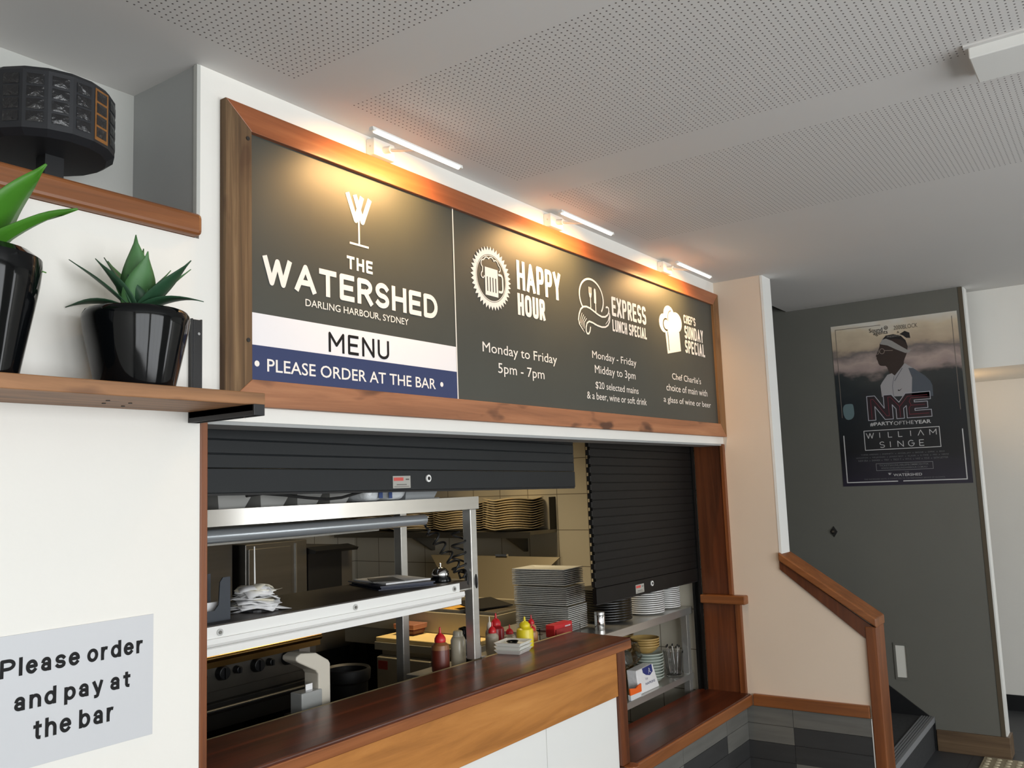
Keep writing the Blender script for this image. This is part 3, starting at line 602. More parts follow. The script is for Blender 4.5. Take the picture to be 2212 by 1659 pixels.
def L1(side, depth, el0, el1, L, wd, m, base=(0, 0, 0), fold=.3): 
    az = vd - PI / 2 + math.atan2(depth, side)
    part('leaf', leaf((cs[0] + base[0], cs[1] + base[1], cs[2] + base[2]), az, R_(el0), R_(el1), L, wd, fold), leafs[m], pp, solid=.0016, smooth=True)
L1(-1, -.10, 30, -22, .150, .032, 0, (0, 0, .012), .12); L1(1, -.05, 30, -20, .150, .030, 0, (0, 0, .012), .12); L1(-1, -.25, 46, 36, .178, .026, 0, (0, 0, .008), .2); L1(-.8, .45, 60, 50, .172, .026, 1); L1(-.9, -.7, 60, 46, .140, .030, 0, (0, 0, .008), .2)
L1(1, -.3, 36, 40, .170, .026, 0, (0, 0, .008), .2); L1(.9, .5, 50, 44, .160, .026, 1); L1(.7, .6, 62, 54, .135, .026, 1); L1(.15, .8, 84, 80, .160, .026, 1); L1(.05, -.3, 82, 90, .176, .036, 1, (0, 0, .004)); L1(.55, -.5, 66, 74, .140, .036, 1, (0, 0, .006))
L1(-.2, -1, 62, 80, .090, .034, 0, (0, 0, .006)); L1(.4, .9, 40, 20, .12, .024, 0); L1(-.4, .9, 44, 20, .12, .024, 0); L1(-.75, -.1, 66, 60, .150, .028, 0)
c2 = (0.715, -0.112, 1.8292)
pq = thing('potted_plant', 'larger broad leaved plant in a black pot cut by the left edge', 'plant', c2)
pot(pq, c2, 0.235, 0.112, 0.078, 0.098)
cs2 = (c2[0], c2[1], c2[2] + .20)
def L2(side, depth, el0, el1, L, wd, fold=.3, wave=0.0):
    az = vd - PI / 2 + math.atan2(depth, side)
    part('leaf', leaf(cs2, az, R_(el0), R_(el1), L, wd, fold, 14, wave), leafs[2], pq, solid=.002, smooth=True)
L2(.75, -.15, 62, 38, .235, .050, .25, .004); L2(1, -.1, 42, 8, .225, .026, .5, .004); L2(.3, .6, 70, 50, .22, .040); L2(-.7, .2, 60, 30, .24, .045); L2(-.5, -.6, 70, 60, .20, .04); L2(.9, .5, 20, -20, .12, .018)

# ------------------------------------------------------------------ drum-shaped stage light on the ledge
dc = Vector((0.958, 0.124, 2.281))
dl = thing('stage_light', 'black drum stage light standing on the timber ledge', 'lamp', dc)
zb, zt, rd = 2.372, 2.522, 0.140; NF = 18; rot = math.radians(4)
body = MB(); ring = lambda r, z: [(dc.x + r * math.cos(rot + 2 * PI * i / NF), dc.y + r * math.sin(rot + 2 * PI * i / NF), z) for i in range(NF)]
levels = [(rd * .88, zb), (rd, zb + .012), (rd, zt - .010), (rd * .94, zt)]
for r, z in levels: body.v += [Vector(p) for p in ring(r, z)]
for j in range(3):
    for i in range(NF): body.f.append([j * NF + i, j * NF + (i + 1) % NF, (j + 1) * NF + (i + 1) % NF, (j + 1) * NF + i]); body.mi.append(0)
body.f += [list(range(NF))[::-1], list(range(3 * NF, 4 * NF))]; body.mi += [0, 0]
part('body', body, pbr('stage_black', S(34, 36, 40), 0.5), dl, 'matt black many-sided drum')
pane = pbr('lens_glass', S(26, 27, 30), 0.12, coat=.5, bump=.5, bscale=70); bronze = pbr('lens_bronze_lit', S(138, 92, 44), 0.35, var=.2, vscale=(60, 60, 60))
BR = None; best = 9
camp = Vector((0, -1.8))
for i in range(NF):
    a = rot + 2 * PI * (i + .5) / NF; n = Vector((math.cos(a), math.sin(a)))
    if n.dot((camp - Vector((dc.x, dc.y))).normalized()) < -.05: continue
    ap = rd * math.cos(PI / NF) + .0012; t = Vector((-n.y, n.x)); lm = MB(); hw = rd * math.sin(PI / NF)
    deg = math.degrees(a) % 360
    isb = abs(deg - 300) <= 10
    if isb:
        q = lambda s, z, o=0: (dc.x + n.x * (ap + o) + t.x * s, dc.y + n.y * (ap + o) + t.y * s, z)
        fm = MB(); fm.add([q(-hw * .9, zb + .018, -.0006), q(hw * .9, zb + .018, -.0006), q(hw * .9, zt - .014, -.0006), q(-hw * .9, zt - .014, -.0006)], [(0, 1, 2, 3)])
        part('lens_frame', fm, bronze, dl, 'lens frame with bronze light painted into its colour', fixn=False)  # the bronze light on this one facet is put into its colour
    for k in range(4):
        z0 = zb + .026 + k * .0275; z1 = z0 + .0225; s0 = hw * .68
        q = lambda s, z, o=0: (dc.x + n.x * (ap + o) + t.x * s, dc.y + n.y * (ap + o) + t.y * s, z)
        lm.add([q(-s0, z0), q(s0, z0), q(s0, z1), q(-s0, z1), q(0, (z0 + z1) / 2, .002)], [(0, 1, 4), (1, 2, 4), (2, 3, 4), (3, 0, 4)])
    part('lens_column', lm, pane, dl, fixn=False)
part('yoke', MB().box(dc.x - .012, dc.y - .02, 2.281, dc.x + .03, dc.y + .02, 2.374).box(dc.x - .06, dc.y - .05, 2.281, dc.x + .06, dc.y + .05, 2.288), M['black'], dl)

# ------------------------------------------------------------------ notice on the left wall
nt_ = thing('paper_notice', 'silver grey notice reading Please order and pay at the bar', 'sign', (0.96, -0.001, 1.10))
part('sheet', MB().box(0.770, -0.0022, 1.096, 1.1535, -0.0006, 1.3515), pbr('notice_silver', S(206, 208, 211), 0.42, var=.02, vscale=(3, 3, 3)), nt_, bevel=.0005)
NT = lambda u, v: (u, -0.0026, v)
for s, a, b, c, d in (('Please order', .8330, 1.1285, 1.2725, 1.3075), ('and pay at', .8605, 1.1000, 1.2065, 1.2410), ('the bar', .8980, 1.0635, 1.1455, 1.1825)):
    line(strokes(s, a, b, c, d, .0067, gap=.22, space=.34), M['inkblack'], .011, nt_, NT)
# ------------------------------------------------------------------ poster on the stair wall
PX = XP - 0.001
po = thing('event_poster', 'tall dark event poster of a man in profile on the grey stair wall', 'poster', (PX, -0.665, 1.524))
def poster_mat():
    m = pbr('poster_print', S(90, 90, 90), 0.30); nt = m.node_tree; b = nt.nodes['Principled BSDF']
    tc = nt.nodes.new('ShaderNodeTexCoord'); sep = nt.nodes.new('ShaderNodeSeparateXYZ'); nt.links.new(tc.outputs['Object'], sep.inputs[0])
    mp = nt.nodes.new('ShaderNodeMapping'); mp.inputs['Scale'].default_value = (1, 4.5, 9); nt.links.new(tc.outputs['Object'], mp.inputs[0])
    n = nt.nodes.new('ShaderNodeTexNoise'); n.inputs['Scale'].default_value = 1; n.inputs['Detail'].default_value = 4; nt.links.new(mp.outputs[0], n.inputs['Vector'])
    ad = nt.nodes.new('ShaderNodeMath'); ad.operation = 'MULTIPLY_ADD'; ad.inputs[1].default_value = 0.22; nt.links.new(n.outputs['Fac'], ad.inputs[0]); nt.links.new(sep.outputs['Z'], ad.inputs[2])
    r = nt.nodes.new('ShaderNodeValToRGB'); e = r.color_ramp.elements
    e[0].position = 0.0; e[0].color = S(40, 36, 52); e[1].position = 1.0; e[1].color = S(214, 210, 200)
    for p, c in ((.13, S(32, 32, 42)), (.20, S(22, 25, 30)), (.52, S(28, 36, 42)), (.66, S(48, 54, 56)), (.70, S(150, 134, 130)), (.75, S(176, 158, 150)), (.80, S(116, 108, 106)), (.84, S(178, 160, 138)), (.93, S(206, 190, 164))):
        k = e.new(p); k.color = c
    mr = nt.nodes.new('ShaderNodeMapRange'); mr.inputs['From Min'].default_value = 0.11; mr.inputs['From Max'].default_value = 1.12; nt.links.new(ad.outputs[0], mr.inputs['Value'])
    nt.links.new(mr.outputs[0], r.inputs['Fac']); nt.links.new(r.outputs[0], b.inputs['Base Color']); return m
part('sheet', MB().box(XP - .003, -1.029, 1.523, XP - .0005, -0.304, 2.531), poster_mat(), po)
PT = lambda d: (lambda u, v: (XP - .0034 - d, u, v))
def ink(name, col, rough=.4): return pbr(name, col, rough)
pw_, pd_ = ink('print_white', S(196, 196, 196)), ink('print_black', S(24, 22, 24))
def pp_(name, polys, mat, d=0, lab=None): return part(name, flat(polys, PT(d)), mat, po, lab, fixn=False)
pp_('figure_hair', [[(-.706, 2.433), (-.737, 2.449), (-.762, 2.435), (-.765, 2.402), (-.742, 2.405), (-.726, 2.421)], [(-.604, 2.411), (-.628, 2.434), (-.671, 2.437), (-.713, 2.422), (-.737, 2.392), (-.746, 2.353), (-.739, 2.313), (-.66, 2.36)]], pd_)
pp_('figure_face', [smooth_poly([(-.605, 2.405), (-.587, 2.387), (-.588, 2.373), (-.572, 2.337), (-.559, 2.313), (-.565, 2.308), (-.563, 2.295), (-.568, 2.287), (-.574, 2.257), (-.591, 2.249), (-.617, 2.248), (-.627, 2.21), (-.635, 2.19), (-.66, 2.18), (-.715, 2.245), (-.718, 2.269), (-.739, 2.313), (-.746, 2.353), (-.725, 2.395), (-.67, 2.41)], 1)], ink('print_face', S(50, 38, 34)), .0003)
pp_('figure_headband', [[(-.589, 2.385), (-.604, 2.411), (-.627, 2.415), (-.66, 2.397), (-.708, 2.358), (-.744, 2.331), (-.730, 2.314), (-.677, 2.343), (-.632, 2.372)], [(-.744, 2.331), (-.765, 2.332), (-.751, 2.314), (-.730, 2.314)]], ink('print_band', S(150, 148, 144)), .0006)
gl = []; poly_stroke(gl, arc(-.598, 2.340, .014, .016, 0, 360, 18), .003); poly_stroke(gl, arc(-.571, 2.337, .009, .013, 0, 360, 14), .0025); poly_stroke(gl, [(-.612, 2.343), (-.66, 2.338)], .003)
pp_('figure_glasses', gl, ink('print_glasses', S(150, 136, 126)), .0006)
pp_('figure_jacket', [[(-.575, 2.06), (-.572, 2.13), (-.583, 2.149), (-.617, 2.192), (-.643, 2.199), (-.659, 2.183), (-.721, 2.253), (-.765, 2.218), (-.79, 2.19), (-.79, 2.05)]], ink('print_jacket', S(160, 158, 160)), .0004)
pp_('figure_sleeve', [[(-.739, 2.221), (-.765, 2.218), (-.827, 2.166), (-.853, 2.132), (-.863, 2.104), (-.862, 2.04), (-.744, 2.05), (-.755, 2.16)]], ink('print_sleeve', S(78, 86, 96)), .0006)
fold_ = []; poly_stroke(fold_, [(-.655, 2.180), (-.640, 2.12), (-.644, 2.05)], .003); poly_stroke(fold_, [(-.705, 2.225), (-.668, 2.17), (-.655, 2.15)], .005)
pp_('figure_folds', fold_, ink('print_fold', S(110, 110, 116)), .0008)
pp_('shirt_mark', [[(-.669, 2.088), (-.671, 2.097), (-.678, 2.0925), (-.696, 2.104), (-.680, 2.088)]], pd_, .0008)
# big NYE letters: outline, dark fill, red neon line
def G(u, v): return (-.486 - u * .359, 1.921 + v * .149)
nye = [[(0, 1), (.13, 1), (.27, .46), (.27, 1), (.40, 1), (.51, .66), (.62, 1), (1, 1), (1, .70), (.75, .70), (.75, .62), (.95, .62), (.95, .36), (.75, .36), (.75, .28), (1, .28), (1, 0), (.62, 0), (.62, .50), (.575, .40), (.575, 0), (.455, 0), (.455, .40), (.40, .58), (.40, 0), (.27, 0), (.12, .56), (.12, 0), (0, 0)]]
pp_('large_letters', [[G(u, v) for u, v in nye[0]]], ink('print_nye_fill', S(34, 22, 30)), .0006)
ol = []; poly_stroke(ol, [G(u, v) for u, v in nye[0] + nye[0][:1]], .0042, True)
pp_('large_letter_outline', ol, ink('print_outline', S(170, 172, 180)), .0010)
nn = []
for pl in ([(.06, .06), (.06, .86), (.10, .86), (.30, .14), (.34, .14), (.34, .90), (.38, .90), (.515, .48), (.515, .06)], [(.515, .48), (.65, .88), (.96, .88)], [(.96, .80), (.70, .80), (.67, .66), (.70, .50), (.91, .50)], [(.96, .14), (.66, .14), (.66, .40), (.69, .5)]): poly_stroke(nn, [G(u, v) for u, v in pl], .0024)
pp_('neon_lines', nn, ink('print_neon', S(128, 44, 60)), .0010)
def pf(t, u0, u1, v0, v1, off=0.0, mat=None, name='text_line'):
    pl = font_polys(t, 0, u0 - u1, v0, v1, off); return pp_(name, [[(u0 - a, b) for a, b in p] for p in pl], mat or pw_, .0010)
pf('Sound', -.533, -.612, 2.463, 2.488, .006, pd_); pf('agents', -.556, -.640, 2.437, 2.465, .006, pd_)
ey = []; poly_stroke(ey, arc(-.632, 2.482, .010, .011, 0, 360, 16), .003); poly_stroke(ey, arc(-.632, 2.481, .004, .004, 0, 360, 10), .003); pp_('eye_mark', ey, pd_, .0010)
pf('2000BLOCK', -.677, -.811, 2.462, 2.488, -.004, ink('print_grey', S(96, 88, 78)))
pf('&', -.694, -.706, 2.440, 2.452, 0, ink('print_amp', S(70, 62, 56))); pf('PRESENTS', -.634, -.706, 2.419, 2.430, .01, ink('print_presents', S(130, 126, 120)))
pf('#PARTY', -.493, -.628, 1.884, 1.908, .022); pf('OFTHE', -.630, -.741, 1.883, 1.905, -.003); pf('YEAR', -.744, -.837, 1.882, 1.904, .022)
bx_ = []; poly_stroke(bx_, [(-.453, 1.858), (-.453, 1.740), (-.878, 1.740), (-.878, 1.858), (-.453, 1.858)], .0042, True); pp_('name_box', bx_, pw_, .0010)
def spaced(glyphs, v0, v1, w):
    out = []
    for ch, u in glyphs:
        gw, pl = glyph(ch if ch != '^' else 'A', 1.0)
        if ch == '^': pl = pl[:1]
        for p in pl: poly_stroke(out, [(u - (a - .5) * gw * (v1 - v0), v0 + b * (v1 - v0)) for a, b in p], w)
    return out
pp_('text_line', spaced([('W', -.487), ('I', -.543), ('L', -.603), ('L', -.661), ('I', -.719), ('^', -.775), ('M', -.842)], 1.812, 1.844, .0040), pw_, .0010)
pp_('text_line', spaced([('S', -.553), ('I', -.600), ('N', -.658), ('G', -.718), ('E', -.776)], 1.752, 1.786, .0042), pw_, .0010)
gm = ink('print_names', S(112, 114, 116))
pf('THREE ARENAS  |  ANFINITY  x  ANGEL JAY  x  BIGGIE  x  DPRK  x  EKO', -.424, -.895, 1.706, 1.716, 0, gm); pf('HOUSTON  x  MR.JAYSON  x  JONNY BOY  x  KLASIK  x  K-TIME  x  MO  x  NEMZ', -.395, -.916, 1.688, 1.698, 0, gm)
pf('NEW ERA  x  SHANDI  x  TREY  x  TROY T  x  WY-C  x  VAZ  x  YO.R  x  26TH LETTER', -.406, -.911, 1.671, 1.681, 0, gm)
tb = []; poly_stroke(tb, [(-.508, 1.655), (-.508, 1.613), (-.826, 1.613), (-.826, 1.655), (-.508, 1.655)], .0022, True); pp_('ticket_box', tb, ink('print_box', S(140, 142, 144)), .0010)
pf('TICKETSAVAILABLEFROMMOSHTIX', -.526, -.802, 1.637, 1.648, .004, gm); pf('WWW.NYEDARLINGHARBOUR.COM.AU', -.535, -.794, 1.621, 1.631, .004, gm)
pf('THE', -.667, -.690, 1.596, 1.603, 0, gm); pf('WATERSHED', -.602, -.762, 1.575, 1.591, .012)
wg = []
for pl in ([(-.574, 1.597), (-.579, 1.586), (-.584, 1.597)], [(-.579, 1.597), (-.584, 1.586), (-.590, 1.597)]): poly_stroke(wg, pl, .0025)
pp_('monogram', wg, pw_, .0010)
pf('THE WATERSHED HOTEL IS COMMITTED TO THE RESPONSIBLE SERVICE OF ALCOHOL', -.432, -.886, 1.559, 1.566, 0, gm)
for w_, mt_, d_, pls in ((.0062, pw_, .0010, ([(-.331, 1.835), (-.331, 1.546), (-.623, 1.546)], [(-.657, 1.546), (-1.0, 1.546), (-1.0, 1.835)])),
                       (.0035, ink('print_border_dim', S(120, 112, 104)), .0006, ([(-.60, 2.503), (-.331, 2.506), (-.331, 1.95)], [(-1.0, 2.503), (-1.0, 1.95)]))):
    for pl in pls:
        bd = []; poly_stroke(bd, pl, w_, True); pp_('border_line', bd, mt_, d_)
lt_ = ink('print_teal', S(96, 118, 122)); pp_('light_patch', [smooth_poly([(-.335, 2.03), (-.395, 2.035), (-.405, 2.02), (-.405, 1.94), (-.345, 1.93)], 2)], lt_, .0004)
# ------------------------------------------------------------------ serving counter (upper) and lower ledge counter
ct = thing('serving_counter', 'long mahogany topped serving counter with honey timber fascia under the hatch', 'counter', (2.2, 0.0, 0.0))
tp = [(1.250, -.055), (3.262, -.055), (3.302, .246), (1.293, .254), (1.293, .001), (1.250, .001)]
part('top', MB().prism(tp, lambda u, v, t: (u, v, t), .934, .972), M['mahogany'], ct, 'dark polished mahogany top', bevel=.006, seg=3)
part('nosing', MB().box(1.252, -.0575, .930, 3.258, -.050, .962), M['nosing'], ct, 'worn lighter front edge', bevel=.003)
part('back_edge', MB().prism([(1.295, .250), (3.300, .2485), (3.300, .262), (1.295, .264)], lambda u, v, t: (u, v, t), .935, .970), pbr('pale_edge', S(176, 158, 118), .6, var=.3, vscale=(9, 9, 9)), ct, 'pale laminate back edge')
part('fascia', MB().box(1.262, -.046, .762, 3.150, -.026, .930), M['fascia'], ct, 'honey coloured fascia board', bevel=.002)
for a, b in ((1.262, 1.960), (1.963, 2.640), (2.643, 3.150)):
    part('front_panel', MB().box(a, -.036, 0, b, -.016, .760), M['trimwhite'], ct, 'white front panel', bevel=.001)
part('carcass', MB().box(1.295, -.016, 0, 3.15, .236, .934), M['steeldull'], ct)
part('end_board', MB().box(3.152, -.050, .495, 3.214, .240, .933), M['jamb'], ct, 'dark upright end board', bevel=.004)
lc = thing('ledge_counter', 'low timber counter at the right end of the kitchen hatch', 'counter', (3.8, 0.05, .434))
part('top', MB().box(3.1525, -.066, .442, XR - .013, .222, .494), M['mahogany'], lc, bevel=.006, seg=3)
part('nosing', MB().box(3.1522, -.074, .436, XR - .014, -.058, .488), M['cherry'], lc, 'lighter front edge', bevel=.006, seg=3)
part('corner_block', MB().cyl((3.19, -.060, .432), (3.19, -.060, .4945), .036, n=20), M['cherryz'], lc, 'rounded corner block', bevel=.004)

# ------------------------------------------------------------------ roller shutters
def shutter(name, label, x0, x1, zb0, zb1, sx0, sz, lx, mat):
    t = thing(name, label, 'shutter', ((x0 + x1) / 2, .19, min(zb0, zb1)), 'roller shutters of the hatch')
    ztop = 1.80; bar = .066; sl = .0385; tilt = (zb1 - zb0) / (x1 - x0)
    F = lambda u, v, y: (u, y, v + zb0 + tilt * (u - x0))
    part('bottom_bar', MB().prism([(x0, 0), (x1, 0), (x1, bar), (x0, bar)], F, .176, .198), mat, t, bevel=.002)
    part('bottom_seal', MB().prism([(x0, -.006), (x1, -.006), (x1, 0), (x0, 0)], F, .180, .194), M['rubber'], t)
    n = int((ztop - max(zb0, zb1) - bar) / sl) + 1; mb = MB()
    for k in range(n):
        v0 = bar + .001 + k * sl; v1 = min(v0 + sl - .0022, ztop + .05 - zb0)
        mb.prism([(v0, .1795), (v0 + .0015, .178), (v1 - .0015, .178), (v1, .1795), (v1 + .0021, .1800), (v1 + .0021, .192), (v0, .192)], lambda u, v, x: (x, v, u + zb0 + tilt * (x - x0)), x0 + .002, x1 - .002)
    part('slat_curtain', mb, mat, t)
    cl = MB()
    for k in range(n):
        if x0 > 3: cl.box(x0 - .008, .178, bar + zb0 + k * sl + .006, x0 + .004, .194, bar + zb0 + k * sl + .030)
    if x0 > 3: part('slat_end_clips', cl, M['rubber'], t)
    zc = zb0 + tilt * (sx0 - x0) + .006
    s = part('maker_label', MB().box(sx0, .1745, zc, sx0 + .085, .1765, zc + .040), pbr('label_silver', S(170, 168, 160), .5), t, 'small silver label with a red line')
    part('label_print', MB().box(sx0 + .004, .1740, zc + .024, sx0 + .050, .1746, zc + .035), pbr('label_red', S(206, 84, 76), .5), s)
    part('label_print', MB().box(sx0 + .018, .1740, zc + .010, sx0 + .066, .1746, zc + .013).box(sx0 + .006, .1740, zc + .004, sx0 + .078, .1746, zc + .006).box(sx0 + .062, .174, zc + .026, sx0 + .078, .1746, zc + .031), pbr('label_grey', S(104, 100, 96), .5), s)
    k = part('lock', MB().cyl((lx, .177, zc + .030), (lx, .171, zc + .030), .0125, n=20), M['trimwhite'], t, 'round lock cylinder')
    part('lock_core', MB().cyl((lx, .171, zc + .030), (lx, .1695, zc + .030), .0062, n=14), M['dark'], k)
    return t
shutter('roller_shutter', 'wide charcoal roller shutter pulled almost fully up over the counter', 1.300, 3.262, 1.613, 1.588, 2.119, 0, 2.294, M['shutter'])
s2 = shutter('roller_shutter', 'narrower black roller shutter half lowered over the right end of the hatch', 3.400, 4.486, 1.076, 1.062, 3.764, 0, 3.934, M['shutterblack'])
gd = MB().box(4.486, .170, .494, 4.512, .178, 1.80).box(4.486, .200, .494, 4.512, .212, 1.80).box(4.502, .178, .494, 4.512, .200, 1.80)
solo('shutter_guide', gd, M['shutterblack'], 'black vertical shutter guide beside the dark timber jamb', 'guide')
cbp = [(1.56, .20, 1.602), (1.62, .205, 1.607), (1.70, .205, 1.600), (1.78, .205, 1.590), (1.86, .205, 1.583), (1.92, .205, 1.586), (1.97, .205, 1.595), (2.02, .205, 1.604)]
solo('power_cable', MB().tube(cbp, .0045), M['rubber'], 'black cable sagging below the wide shutter', 'cable', smooth=True)

# ------------------------------------------------------------------ stainless pass gantry on the counter
ga = thing('pass_gantry', 'stainless steel two tier food pass standing on the serving counter', 'shelf', (2.1, .44, .972))
GX = 2.634
def post(x, y, z0): return MB().box(x - .019, y - .019, z0, x + .019, y + .019, 1.522)
part('post', post(GX, .268, .973), M['steel'], ga, bevel=.003); part('post', post(GX, .620, .74), M['steel'], ga, bevel=.003)
part('post', post(1.40, .285, .973), M['steel'], ga, bevel=.003); part('post', post(1.40, .620, .74), M['steel'], ga, bevel=.003)
part('foot_bracket', MB().box(GX + .019, .25, .973, GX + .023, .286, 1.02).box(GX + .019, .25, .973, GX + .05, .286, .977), M['alu'], ga)
part('top_shelf', MB().box(1.34, .248, 1.522, 2.668, .252, 1.568).box(1.34, .252, 1.562, 2.668, .64, 1.566).box(1.34, .636, 1.522, 2.668, .64, 1.562).box(2.664, .252, 1.522, 2.668, .636, 1.562), pbr('polished_steel', S(206, 203, 197), .15, 0.94, var=.03, vscale=(1, 40, 40)), ga, 'folded stainless top shelf')
part('middle_shelf', MB().box(1.34, .262, 1.232, 2.615, .638, 1.260), pbr('shelf_brown', S(56, 48, 42), .38, var=.15, vscale=(6, 6, 6)), ga, 'dark brown middle shelf')
part('shelf_bearer', MB().box(2.612, .27, 1.232, GX + .019, .639, 1.258).box(2.54, .268, 1.226, GX - .019, .29, 1.258), M['steel'], ga)
rl = MB().prism([(0, 1.214), (0, 1.257), (.005, 1.257), (.005, 1.214)], lambda u, v, x: (x, .256 + u, v), 1.33, 2.548)
rl.prism([(-.008, 1.226), (-.010, 1.213), (-.006, 1.206), (.004, 1.206), (.004, 1.226)], lambda u, v, x: (x, .256 + u, v), 1.33, 2.566)
rl.prism([(-.006, 1.204), (-.003, 1.200), (-.003, 1.182), (.002, 1.182), (.002, 1.206)], lambda u, v, x: (x, .256 + u, v), 1.33, 2.552)
part('ticket_rail', rl, M['trimwhite'], ga, 'white plastic docket rail along the front')
for x in (1.515, 2.02, 2.515):
    b = part('bolt', MB().cyl((x, .256, 1.240), (x, .252, 1.240), .0095, n=16), M['alu'], ga, 'steel washer and screw')
    part('bolt_head', MB().cyl((x, .252, 1.240), (x, .2505, 1.240), .005, n=6), M['steeldull'], b)
hl = part('heat_lamp', MB().cyl((1.32, .40, 1.489), (2.525, .40, 1.489), .0205, n=28), pbr('lamp_housing', S(184, 190, 194), .24, 0.6), ga, 'grey tubular heat lamp housing', smooth=True)
part('heat_lamp_guard', MB().box(1.34, .415, 1.462, 2.30, .60, 1.472).box(1.34, .60, 1.45, 2.30, .606, 1.522), M['steeldull'], ga, 'stained underside guard')
part('reflector', MB().box(1.34, .44, 1.494, 2.60, .615, 1.498), M['steel'], ga)
def coil(p, q, turns, r, n=14, jitter=0.0):
    p, q = Vector(p), Vector(q); d = (q - p); u = d.normalized().orthogonal(); w = d.normalized().cross(u); out = []
    for i in range(turns * n + 1):
        t = i / (turns * n); a = 2 * PI * turns * t
        out.append(p + d * t + (u * math.cos(a) + w * math.sin(a)) * r * (1 + jitter * math.sin(i * 1.7)))
    return out
c = [(2.522, .40, 1.489), (2.535, .40, 1.480), (2.528, .395, 1.462)] + coil((2.508, .36, 1.452), (2.606, .285, 1.276), 5, .0165)
part('coiled_cord', MB().tube(c, .0042), M['rubber'], ga, 'black coiled cord stretching from the heat lamp to the post', smooth=True)
c = coil((2.606, .30, 1.44), (2.604, .30, 1.27), 4, .019) + coil((2.61, .30, 1.262), (2.672, .262, 1.252), 2, .026)
part('coiled_cord', MB().tube(c, .0042), M['rubber'], ga, 'black coiled cord hanging in loops beside the post', smooth=True)

# inserts and packs on top of the gantry
pan_mat = pbr('pan_steel', S(214, 214, 210), .3, .55)
for i, (xc, lb) in enumerate(((1.425, 'leftmost'), (1.580, 'second from left'), (1.722, 'third from left'), (1.856, 'fourth from left'), (1.985, 'rightmost'))):
    hw_, hb_ = .072 - i * .003, .046 - i * .003
    mb = MB(); lo = [(xc - hb_, .29), (xc + hb_, .29), (xc + hb_, .56), (xc - hb_, .56)]; hi = [(xc - hw_, .262), (xc + hw_, .262), (xc + hw_, .59), (xc - hw_, .59)]
    mb.v = [Vector((a, b, 1.5690)) for a, b in lo] + [Vector((a, b, 1.634)) for a, b in hi]
    mb.f = [[3, 2, 1, 0], [0, 1, 5, 4], [1, 2, 6, 5], [2, 3, 7, 6], [3, 0, 4, 7]]; mb.mi = [0] * 5
    solo('steel_pan', mb, pan_mat, 'tapered steel pan on top of the gantry, %s of the row of five' % lb, 'pan', 'steel pans on the gantry', solid=.002)
def bag(x0, x1, y0, y1, z0, z1, seed):
    rnd = random.Random(seed); mb = MB(); n = 7; vs = {}
    mb.add_grid(lambda a, b: ((x0 + x1) / 2 + (x1 - x0) / 2 * math.copysign(abs(math.sin(b) * math.cos(a)) ** .55, math.cos(a)) * (1 + .06 * rnd.uniform(-1, 1)), (y0 + y1) / 2 + (y1 - y0) / 2 * math.copysign(abs(math.sin(b) * math.sin(a)) ** .55, math.sin(a)) * (1 + .06 * rnd.uniform(-1, 1)), (z0 + z1) / 2 + (z1 - z0) / 2 * math.copysign(abs(math.cos(b)) ** .7, math.cos(b))), 20, 10)
    return mb
film = pbr('plastic_film', S(226, 230, 232), .18, coat=.4, bump=.35, bscale=60)
def pack(x0, x1, lb, extra):
    p = thing('napkin_pack', lb, 'pack', ((x0 + x1) / 2, .34, 1.5665))
    part('wrapper', bag(x0, x1, .27, .42, 1.5665, 1.625, int(x0 * 100)), film, p, smooth=True)
    part('print', MB().box(*extra), pbr('pack_blue', S(30, 62, 120), .4), p, 'printed label'); return p
pack(2.095, 2.185, 'white plastic wrapped pack left of the two on the gantry top', (2.15, .2675, 1.578, 2.168, .2695, 1.606))
pack(2.195, 2.300, 'white plastic wrapped pack with a blue end right on the gantry top', (2.198, .2675, 1.576, 2.214, .2695, 1.612))
solo('grey_tray', MB().box(2.315, .30, 1.5665, 2.50, .56, 1.571).add([(2.315, .30, 1.571), (2.47, .30, 1.571), (2.50, .30, 1.606), (2.32, .30, 1.606), (2.315, .56, 1.571), (2.47, .56, 1.571), (2.50, .56, 1.606), (2.32, .56, 1.606)], [(0, 1, 2, 3), (4, 5, 6, 7), (1, 5, 6, 2), (0, 4, 7, 3)]), pbr('tray_grey', S(150, 154, 156), .35), 'grey tapered tray at the right end of the gantry top', 'tray')

